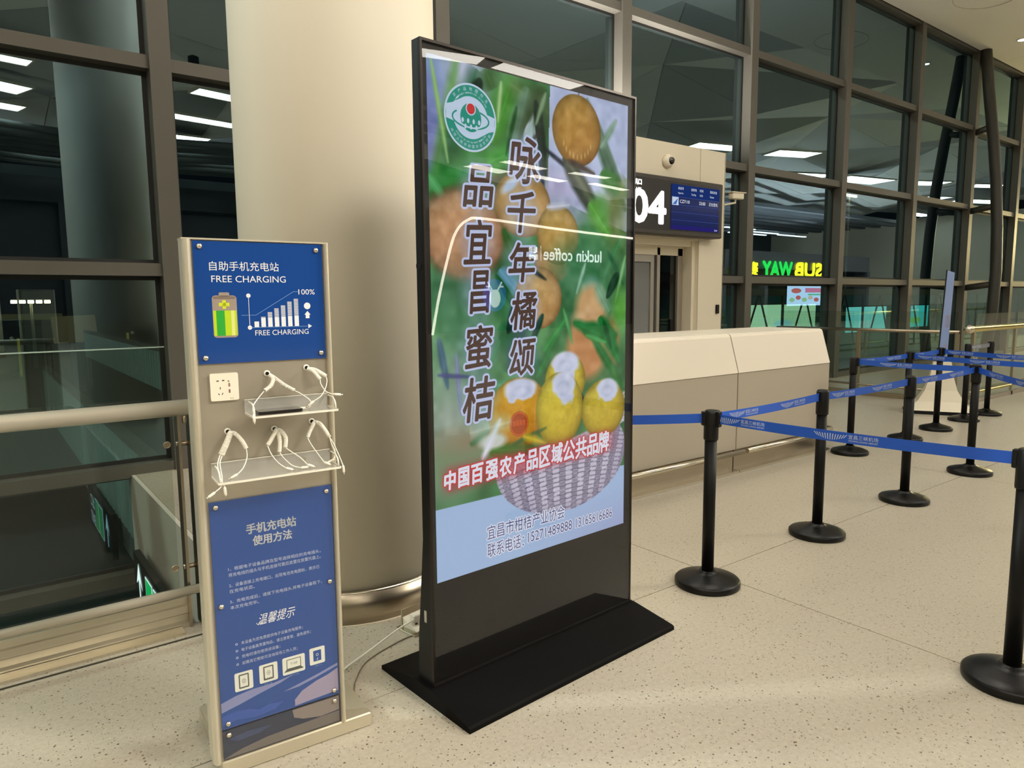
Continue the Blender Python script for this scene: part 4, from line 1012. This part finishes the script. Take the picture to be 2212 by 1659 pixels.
sh1 = shelf(.124, .384, 1.160, 1.200, .100)
sh2 = shelf(.018, .386, .974, 1.014, .100)
mb = MB().lathe([(.006, 0), (.006, .002)], 14).xf(Matrix.Translation((.300, -.001, .994)) @ Matrix.Rotation(pi / 2, 4, 'X')); mb.build('shelf_bolt', M_polish, sh2)
# phone on the upper shelf
ph = thing('phone', 'black smartphone lying on the upper clear shelf of the charging stand', 'phone', SR.location, R(-3.76))
mb = MB(); mb.prism(rr_outline(.146, .280, -.082, -.018, .009), 'z', 1.1615, 1.1695); mb.build('body', mat('phone_black', (26, 20, 20), .3), ph)
mb = MB(); mb.prism(rr_outline(.148, .278, -.080, -.020, .008), 'z', 1.1695, 1.1702); mb.build('phone_screen', mat('phone_glass', (34, 28, 28), .08, coat=1), ph)
# coiled cables
def spline(pts, n=24):
    P = [Vector(p) for p in pts]; P = [P[0] * 2 - P[1]] + P + [P[-1] * 2 - P[-2]]; out = []
    for i in range(1, len(P) - 2):
        for k in range(n):
            t = k / n; a, b, c, d = P[i - 1], P[i], P[i + 1], P[i + 2]
            out.append(.5 * ((2 * b) + (-a + c) * t + (2 * a - 5 * b + 4 * c - d) * t * t + (-a + 3 * b - 3 * c + d) * t ** 3))
    out.append(P[-2]); return out
def coiled(path, tail, plug_dir, turns=26, rad=.0052, wire=.0017, label=None):
    c = spline(path, 40); L = [0]
    for i in range(1, len(c)): L.append(L[-1] + (c[i] - c[i - 1]).length)
    T = L[-1]; n = turns * 9; pts = []; j = 0; pu = None
    for k in range(n + 1):
        s = T * k / n
        while j < len(L) - 2 and L[j + 1] < s: j += 1
        f = (s - L[j]) / max(1e-9, L[j + 1] - L[j]); p = c[j].lerp(c[j + 1], min(1, f)); t = (c[j + 1] - c[j]).normalized()
        if pu is None: pu = t.cross(Vector((0, 1, 0))).normalized()
        u = (pu - t * pu.dot(t)).normalized(); pu = u; v_ = t.cross(u); a = 2 * pi * turns * k / n
        pts.append(p + (u * cos(a) + v_ * sin(a)) * rad)
    o = MB().tube(pts, wire, 5).build('coiled_cable', M_cable, SR)
    if tail:
        tp = spline([c[-1]] + tail, 12); MB().tube(tp, .0017, 7).build('cable_tail', M_cable, o)
        e = Vector(tail[-1]); d = Vector(plug_dir).normalized()
        MB().tube([e, e + d * .004, e + d * .022, e + d * .023], [.0028, .0042, .0042, .003], 10).build('plug', M_plug, o)
        MB().tube([e + d * .022, e + d * .030], .0026, 8).build('plug_tip', M_polish, o)
    return o
def grommet(x, z):
    MB().lathe([(.010, 0), (.010, .003), (.006, .004)], 18).xf(Matrix.Translation((x, .010, z)) @ Matrix.Rotation(pi / 2, 4, 'X')).build('cable_grommet', M_plug, bp)
    MB().lathe([(.0055, 0), (.0055, .0045)], 14).xf(Matrix.Translation((x, .009, z)) @ Matrix.Rotation(pi / 2, 4, 'X')).build('cable_hole', M_black, bp)
for x, z in ((.198, 1.277), (.322, 1.288), (.072, 1.107), (.212, 1.100), (.332, 1.112)): grommet(x, z)
# upper row
coiled([(.203, -.006, 1.272), (.208, -.022, 1.262), (.198, -.03, 1.242), (.178, -.032, 1.228)], [(.160, -.04, 1.212), (.132, -.075, 1.190), (.127, -.098, 1.168)], (0, -.2, -1), 24)
coiled([(.203, -.006, 1.272), (.215, -.022, 1.262), (.240, -.03, 1.240), (.268, -.034, 1.222)], [(.290, -.04, 1.208), (.312, -.05, 1.188), (.312, -.05, 1.170), (.302, -.05, 1.166)], (-1, 0, 0), 24)
coiled([(.324, -.004, 1.284), (.334, -.022, 1.278), (.345, -.03, 1.262), (.352, -.032, 1.252)], [(.352, -.04, 1.236), (.362, -.05, 1.215), (.372, -.062, 1.208), (.382, -.07, 1.205)], (1, -.1, -.15), 22)
coiled([(.324, -.004, 1.284), (.340, -.022, 1.282), (.358, -.03, 1.270), (.372, -.032, 1.260)], [(.372, -.04, 1.244), (.362, -.05, 1.222), (.345, -.055, 1.200), (.322, -.055, 1.186)], (-.8, 0, -.6), 22)
# lower row left
coiled([(.078, -.004, 1.104), (.073, -.024, 1.100), (.060, -.034, 1.075), (.044, -.038, 1.044)], [(.034, -.05, 1.022), (.034, -.07, .985), (.026, -.095, .965), (.006, -.105, .952)], (-.8, -.2, -.45), 26)
coiled([(.076, -.004, 1.104), (.070, -.022, 1.102), (.056, -.032, 1.078), (.040, -.034, 1.048)], [(.026, -.06, 1.022), (.028, -.08, .985), (.034, -.10, .962)], (.05, -.1, -1), 26)
coiled([(.078, -.004, 1.104), (.088, -.022, 1.102), (.103, -.032, 1.082), (.115, -.034, 1.056)], [(.113, -.045, 1.030), (.098, -.06, 1.004), (.078, -.07, .988)], (-.9, -.1, -.4), 26)
# lower row middle
coiled([(.214, -.004, 1.098), (.206, -.022, 1.094), (.190, -.03, 1.072), (.178, -.034, 1.058)], [(.186, -.045, 1.030), (.202, -.06, 1.004), (.222, -.065, .986)], (1, 0, -.4), 24)
coiled([(.214, -.004, 1.098), (.216, -.022, 1.090), (.217, -.03, 1.062), (.213, -.034, 1.032)], [(.224, -.045, 1.012), (.244, -.06, .990), (.268, -.065, .980)], (1, 0, -.02), 26)
coiled([(.214, -.004, 1.098), (.224, -.022, 1.096), (.236, -.03, 1.074), (.232, -.034, 1.044)], [(.248, -.045, 1.030), (.272, -.055, 1.010), (.290, -.065, .988)], (.8, 0, -.4), 26)
# lower row right
coiled([(.336, -.004, 1.108), (.326, -.022, 1.104), (.313, -.03, 1.086), (.303, -.034, 1.068)], [(.312, -.045, 1.044), (.330, -.055, 1.012), (.344, -.065, .988)], (.8, 0, -.45), 24)
coiled([(.336, -.004, 1.108), (.346, -.022, 1.108), (.360, -.03, 1.088), (.372, -.034, 1.066)], [(.382, -.05, 1.042), (.392, -.07, 1.004), (.397, -.09, .975)], (0, -.2, -1), 24)
coiled([(.336, -.004, 1.110), (.350, -.018, 1.106), (.364, -.026, 1.084), (.376, -.030, 1.060)], [(.380, -.04, 1.036), (.386, -.05, 1.012), (.378, -.06, .992)], (-1, 0, -.4), 24)

# floor outlet with its open lid, and the power cables
t = thing('floor_outlet', 'pop-up floor socket box with open steel lid beside the column base', 'floor outlet', (1.54, 2.75, 0), R(12))
MB().bbox(-.09, .09, -.07, .07, 0, .006, .002).build('floor_plate', M_steel, t)
MB().prism([(-.05, .006), (.045, .006), (-.05, .05)], 'x', -.06, .06).xf(Matrix.Rotation(R(180), 4, 'Z')).build('socket_wedge', M_socket, t)
MB().box(-.065, .065, .05, .056, .006, .085).build('open_lid', M_steel, t)
mb = MB()
for x in (-.03, .02): mb.box(x - .006, x + .006, -.012, -.008, .022, .028)
mb.build('socket_slots', mat('socket_dark', (30, 22, 20), .5), t)
t = thing('power_cable', 'white power cable running from the charging stand to the floor socket', 'cable')
c = spline([(1.00, 2.60, .01), (1.05, 2.57, .010), (1.12, 2.60, .012), (1.26, 2.66, .020), (1.40, 2.70, .045), (1.52, 2.74, .05)], 12); MB().tube(c, .0042, 8).build('cord', M_cable, t)
MB().bbox(1.495, 1.54, 2.725, 2.765, .035, .07, .004).build('plug', M_plug, t)
t = thing('thin_cable', 'thin grey cable lying on the floor under the white power cable', 'cable')
c = spline([(1.06, 2.42, .003), (1.10, 2.49, .003), (1.20, 2.60, .003), (1.38, 2.67, .003), (1.50, 2.69, .006), (1.53, 2.73, .02)], 12); MB().tube(c, .0026, 6).build('cord', mat('grey_cord', (120, 108, 88), .5), t)

# ================================================================== LOWER LEVEL SIGN (inside the void)
t = thing('exit_sign', 'lit green exit sign with white arrow hanging below the floor edge', 'sign', (.90, 0, 0))
MB().box(-.0, .05, 4.7, 6.35, -.97, -.52).build('housing', mat('exit_housing', (24, 28, 28), .4), t)
mb = MB()
def Yp(pts, mi): mb.add([(-.004, p[0], p[1]) for p in pts], [tuple(range(len(pts)))], mi)
Yp([(6.10, -.90), (6.14, -.90), (6.14, -.70), (6.24, -.76), (6.12, -.56), (6.0, -.76), (6.10, -.70)], 0)
for a in (5.85, 5.55):
    Yp([(a, -.92), (a - .26, -.92), (a - .26, -.58), (a, -.58)], 0); 
    mb.add([(-.005, p, q) for p, q in ((a - .01, -.91), (a - .25, -.91), (a - .25, -.59), (a - .01, -.59))], [(0, 1, 2, 3)], 1)
fn = lambda p: (-.006, -p[0], p[2])
put(mb, '出口', -5.24, -.74, .15, mi=0, fn=fn); put(mb, 'EXIT', -5.24, -.92, .12, mi=0, fn=fn)
mb.build('sign_print', [glow('exit_white', (.8, 1, .98), 1.3), glow('exit_green', (.01, .45, .12), 1.0)], t)
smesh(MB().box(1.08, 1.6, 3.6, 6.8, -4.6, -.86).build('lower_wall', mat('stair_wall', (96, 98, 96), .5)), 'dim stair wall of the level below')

# ================================================================== SHOPS BEHIND THE CAMERA (seen mirrored)
def shop(x0, x1, y, h, label, mtl):
    t = thing('shop_front', label, 'shop front')
    MB().box(x0, x1, y - 1.0, y, h - .9, h).build('fascia', mtl, t)
    n = int((x1 - x0) / 3.2)
    for k in range(n + 1):
        x = x0 + (x1 - x0) * k / n; MB().box(x - .15, x + .15, y - .8, y, 0, h - .9).build('pier', mtl, t)
    MB().box(x0, x1, y - .98, y - .8, 0, h - .9).build('shop_window', mat('dark_shop', (46, 46, 50), .3), t)
    return t
shop(18.3, 36, -20, 5.3, 'dark shop front outlined by a white light strip, mirrored in the display', mat('shop_dark', (60, 60, 62), .5))
o = MB().tube(spline([(18.80, -19.9, -.0), (19.2, -19.9, 1.6), (19.7, -19.9, 3.2), (20.2, -19.9, 4.4), (20.9, -19.9, 5.0), (22.0, -19.9, 5.14), (27.1, -19.9, 5.0), (33.8, -19.9, 4.87), (36, -19.9, 4.8)], 8), .06, 8).build('light_strip', glow('strip_glow', (1, .93, .78), 16))
tag(o, 'curved white light strip arching over the shop front, mirrored in the display', 'light strip')
t = thing('cafe_sign', 'white lit letters of the coffee shop sign, mirrored in the display', 'sign', (27.4, -19.94, 3.72))
def rear(mb, s, cx, z, h, w_, off=.03, mi=0):   # text facing +y (towards the hall)
    v, f, (a, b, c, d_) = text_geo(s)
    sx, sy = w_ / (b - a), h / (d_ - c)
    for k in range(8):
        dx, dz = off * cos(k * pi / 4), off * sin(k * pi / 4)
        mb.add([(cx + w_ / 2 - (p[0] - a) * sx + dx, .03, z + (p[1] - c) * sy + dz) for p in v], f, mi)
mb = MB(); rear(mb, 'luckin coffee', .80, -.28, .60, 4.6, .016); rear(mb, '瑞幸', -2.25, .04, .27, .62, .012); rear(mb, '咖啡', -2.25, -.30, .27, .62, .012)
mb.add([(-1.72, .03, -.35), (-1.68, .03, -.35), (-1.68, .03, .4), (-1.72, .03, .4)], [(0, 1, 2, 3)], 0)
mb.build('letters', glow('cafe_white', (.9, 1, 1), 13), t)
t = thing('round_emblem_sign', 'round blue lit sign with a white deer head outline, mirrored in the display', 'sign', (22.5, -19.9, 1.7))
mb = MB(); disc(mb, 0, 0, .75, .75, .03, 0, 40); disc(mb, .0, -.15, .36, .42, .04, 1, 24)
for s_ in (-1, 1):
    mb.add([(s_ * .1, .04, .2), (s_ * .2, .04, .2), (s_ * .5, .04, .6), (s_ * .42, .04, .64)], [(0, 1, 2, 3)], 1); mb.add([(s_ * .3, .04, .36), (s_ * .55, .04, .36), (s_ * .55, .04, .44), (s_ * .3, .04, .44)], [(0, 1, 2, 3)], 1)
mb.build('face', [glow('deer_blue', (40, 80, 190), 6), glow('deer_white', (.85, .95, 1), 9)], t)

shop(30.0, 44.5, -8, 3.9, 'grey shop front with the yellow and green lit sign, mirrored in the glass wall', mat('shop_grey', (120, 118, 122), .5))
t = thing('sandwich_shop_sign', 'yellow and green lit sandwich shop sign, mirrored in the glass wall', 'sign', (36.0, -7.96, 2.95))
mb = MB(); rear(mb, 'SUB', 1.55, -.33, .74, 2.75, .06, 0); rear(mb, 'WAY', -1.5, -.33, .74, 2.75, .06, 1); rear(mb, '赛', -3.7, -.3, .66, .75, .04, 0)
mb.build('letters', [glow('sub_yellow', (1, .80, .02), 7), glow('sub_green', (.02, .55, .06), 6)], t)
t = thing('menu_screen', 'lit menu screen under the sandwich shop sign, mirrored in the glass wall', 'screen', (37.2, -7.9, 0))
MB().box(-1.85, 1.85, -.06, .0, 1.0, 2.2).build('frame', M_black, t)
mb = MB(); rect(mb, -1.8, 1.8, 1.03, 2.17, .01, 0)
rect(mb, .0, 1.7, 1.75, 2.0, .012, 1); rect(mb, .3, 1.6, 1.6, 1.68, .012, 2)
for k in range(5): disc(mb, -1.3 + .62 * k, 1.35 + .12 * (k % 2), .26, .12, .012, (3, 4, 3, 5, 4)[k], 16)
disc(mb, -.9, 1.85, .5, .14, .012, 4, 20)
mb.build('picture', [glow('menu_pale', (190, 205, 220), 4), glow('menu_pink', (200, 110, 130), 4), glow('menu_green', (90, 170, 120), 4), glow('menu_leaf', (150, 180, 120), 4), glow('menu_red', (190, 90, 80), 4), glow('menu_tan', (200, 170, 140), 4)], t)
# upward fill lights, added unseen to brighten the ceiling
def area(name, x, y, z, sx, sy, p, col, rot=(pi, 0, 0)):
    d_ = bpy.data.lights.new(name, 'AREA'); d_.shape = 'RECTANGLE'; d_.size = sx; d_.size_y = sy; d_.energy = p; d_.color = col
    o_ = bpy.data.objects.new(name, d_); COL.objects.link(o_); o_.location = (x, y, z); o_.rotation_euler = rot; return o_
shop(-8, 14, -17.5, 6.1, 'dark shop front behind the camera, mirrored low in the left glass', mat('shop_black', (34, 36, 36), .5))
for k in range(7):
    y = -10.9 - .95 * k
    tag(MB().tube(spline([(-8, y, 6.45), (-2, y + .25, 6.62), (3, y - .1, 6.45), (9, y + .3, 6.6), (14, y, 6.45)], 6), .11 + .03 * (k % 2), 8).build('ceiling_slat', mat('slat_dark', (62, 68, 62), .6)), 'wavy dark baffle under the ceiling, mirrored in the left glass', 'slat', 'wavy baffles mirrored in the left glass')
for nm, x, y, z, l, p in (('ceiling_fill', 27, -20.5, 5.4, 17, 1000), ('ceiling_fill', 37, -8.5, 4.0, 14, 1500), ('ceiling_fill', 3, -17.9, 6.15, 21, 500), ('ceiling_fill', 7.0, 6.75, 3.62, 3.4, 320)):
    area(nm, x, y, z, l, .4, p, (1, .95, .88))
area('warm_floor_fill', 31.0, 5.7, 3.5, 1.8, 1.8, 700, (1, .82, .38), (0, R(65), 0))  # added unseen light that tints the far right floor yellow
for x, y, z, p in ((-16, 13, 12, 9000), (60, 70, 16, 9000)):  # unseen point lights added to brighten the things outside
    d_ = bpy.data.lights.new('apron_fill', 'POINT'); d_.energy = p; d_.color = (.85, 1, .95); d_.shadow_soft_size = .6
    o_ = bpy.data.objects.new('apron_fill', d_); COL.objects.link(o_); o_.location = (x, y, z)
# slatted ceiling ribs and line lights further back
for k in range(10):
    tag(MB().box(30, 52, -9.2 - 1.1 * k, -8.8 - 1.1 * k, 6.35, 6.55).build('ceiling_slat', mat('slat_grey', (96, 98, 104), .5)), 'curved grey slat under the far ceiling, mirrored in the glass wall', 'slat', 'grey slats under the far ceiling')
for x, y, l in ((46.5, -17.0, 4.2), (46.6, -18.2, 4.6), (51.2, -17.4, 3.8), (42.5, -16.0, 3.4)):
    tag(MB().box(x - l / 2, x + l / 2, y - .1, y + .1, 6.2, 6.26).build('linear_light', glow('linear_glow', (1, .97, .9), 9)), 'slim linear ceiling light over the far shops, mirrored in the glass wall', 'ceiling light', 'linear lights over the far shops')

# ================================================================== OUTSIDE
smesh(MB().box(-60, 200, 7.3, 260, -5.3, -5.2).build('apron', mat('apron_asphalt', (52, 52, 50), .8)), 'dark airport apron outside')
def corrugated(x, y0, y1, z0, z1, label, side):
    t = thing('jet_bridge_wall', label, 'jet bridge', (0, 0, 0))
    n = int((y1 - y0) / .38)
    for k in range(min(n, 80)):
        a = y0 + k * .38
        MB().prism([(x, a), (x + side * .07, a + .08), (x + side * .07, a + .26), (x, a + .34)], 'z', z0, z1).build('corrugated_panel', mat('bridge_cladding', (150, 176, 172), .6), t)
    MB().box(x + .001, x + .1, y0, y1, z0, z1).build('backing', mat('bridge_backing', (60, 72, 72), .6), t)
    MB().box(x - .06, x + .14, y0, y1, z1, z1 + .12).build('top_rail', mat('bridge_top', (96, 96, 86), .5), t)
    return t
corrugated(2.15, 9.2, 34, -2.9, -1.12, 'pale ribbed jet bridge side running away below the railing', -1)
corrugated(4.2, 15, 39, -1.0, .1, 'pale ribbed jet bridge side farther right beyond the railing', -1)
tag(MB().box(2.2, 4.2, 9.2, 42, -2.9, -2.8).build('jet_bridge_roof', mat('bridge_roof', (40, 48, 40), .7)), 'dark flat jet bridge roof between the two ribbed sides', 'roof')
t = thing('billboard', 'blank beige billboard box on posts outside the glass', 'billboard', (3.95, 40, 0))
MB().prism([(-.92, -.42), (.90, -.36), (.83, .92), (-.98, .86)], 'y', 0, .5).build('panel', mat('billboard_beige', (206, 178, 130), .6), t)
for x in (-.2, .38, .5): MB().box(x - .04, x + .04, .1, .2, -2.6, -.38).build('post', M_steel, t)
MB().box(-.3, .25, .0, .5, -3.0, -.75).build('pedestal', mat('pedestal_blue', (60, 84, 92), .6), t)
for x, lab in ((1.62, 'yellow post with small lamp left of the billboard'), (6.15, 'yellow post with small lamp right of the billboard')):
    t = thing('yellow_post', lab, 'post', (x, 40, 0))
    MB().box(-.055, .055, 0, .1, -1.9, -.0 if x > 3 else -.1).build('pole', mat('yellow_paint_glow', (200, 190, 60), .5, emit=(200, 190, 60), es=.12), t)  # weak emission in the paint stands in for light on the pole
    MB().ball((.22 if x > 3 else -.25, 0, .0 if x > 3 else -.1), .09, 10).build('lamp', M_white, t)
def mast(x, y, zt, label, w_=1.4, s=30, col=(1, .9, .55)):
    t = thing('light_mast', label, 'light mast', (x, y, 0))
    MB().tube([(0, 0, -5.2), (0, 0, zt)], [.22, .12], 10).build('pole', mat('mast_steel', (180, 176, 160), .5, .3), t)
    mb = MB()
    for k in range(5): mb.bbox(-w_ + k * w_ * .42, -w_ + k * w_ * .42 + w_ * .32, -.12, .1, zt - .05, zt + .28, .03)
    mb.build('lamp_head', glow('mast_glow', col, s), t)
    MB().box(-w_, w_, -.08, .08, zt + .3, zt + .38).build('cross_arm', _M['mast_steel'], t)
mast(4.9, 88, 1.55, 'bright floodlight mast far outside on the left', 1.7, 14)
mast(114.3, 60, 17.6, 'tall floodlight mast outside above the menu screen', 2.2, 3, (.8, .75, .15))
o = MB().box(-8, 12, 140, 141, -1.2, -.2).build('lit_building', mat('far_building', (110, 108, 80), .6, emit=(120, 120, 70), es=.25)); tag(o, 'long low dimly lit building on the far horizon at left', 'building')
# glazed jet bridge on the right with lit adverts inside
t = thing('glazed_jet_bridge', 'glazed jet bridge with diagonal braces outside beyond the counter', 'jet bridge', (0, 12, 0))
MB().box(16.5, 44, 0, 3, -1.3, -1.0).build('floor_deck', mat('deck_dark', (50, 60, 58), .6), t)
MB().box(16.5, 44, 0, 3, 1.55, 1.75).build('roof', mat('deck_roof', (66, 74, 70), .6), t)
MB().box(16.5, 44, 2.9, 3, -1.0, 1.55).build('back_wall', mat('bridge_teal', (70, 120, 112), .6, emit=(40, 90, 84), es=.25), t)
for k in range(12):
    x = 16.8 + 2.4 * k
    MB().box(x, x + .07, -.05, .0, -1.0, 1.55).build('brace_post', M_mdark, t)
    MB().tube([(x + .03, -.02, -1.0), (x + 1.2, -.02, 1.55)], .03, 6).build('diagonal_brace', M_mdark, t)
    MB().tube([(x + 2.4, -.02, -1.0), (x + 1.25, -.02, 1.55)], .03, 6).build('diagonal_brace', M_mdark, t)
for x0, x1, z0, z1, c, s_, lab in ((17.7, 21.3, .45, 1.28, (176, 232, 190), 1.5, 'long pale green lit advert panel in the jet bridge'), (23.2, 26.0, .30, 1.15, (120, 226, 226), 1.5, 'cyan lit advert panel in the jet bridge, middle one'), (27.2, 29.4, .35, 1.15, (60, 200, 200), 1.5, 'blue green lit advert panel in the jet bridge, right one')):
    q = thing('advert_panel', lab, 'advert')
    MB().box(x0 - .04, x1 + .04, 12.12, 12.2, z0 - .04, z1 + .04).build('frame', M_mdark, q)
    mb = MB(); rect(mb, x0, x1, z0, z1, 12.11, 0); disc(mb, (x0 + x1) / 2, z0 + .25, .5, .12, 12.105, 1, 18)
    mb.build('face', [glow('adv%d' % c[0], c, s_), glow('adv_b%d' % c[0], (90, 190, 90) if c[0] == 60 else (150, 220, 220), s_)], q)
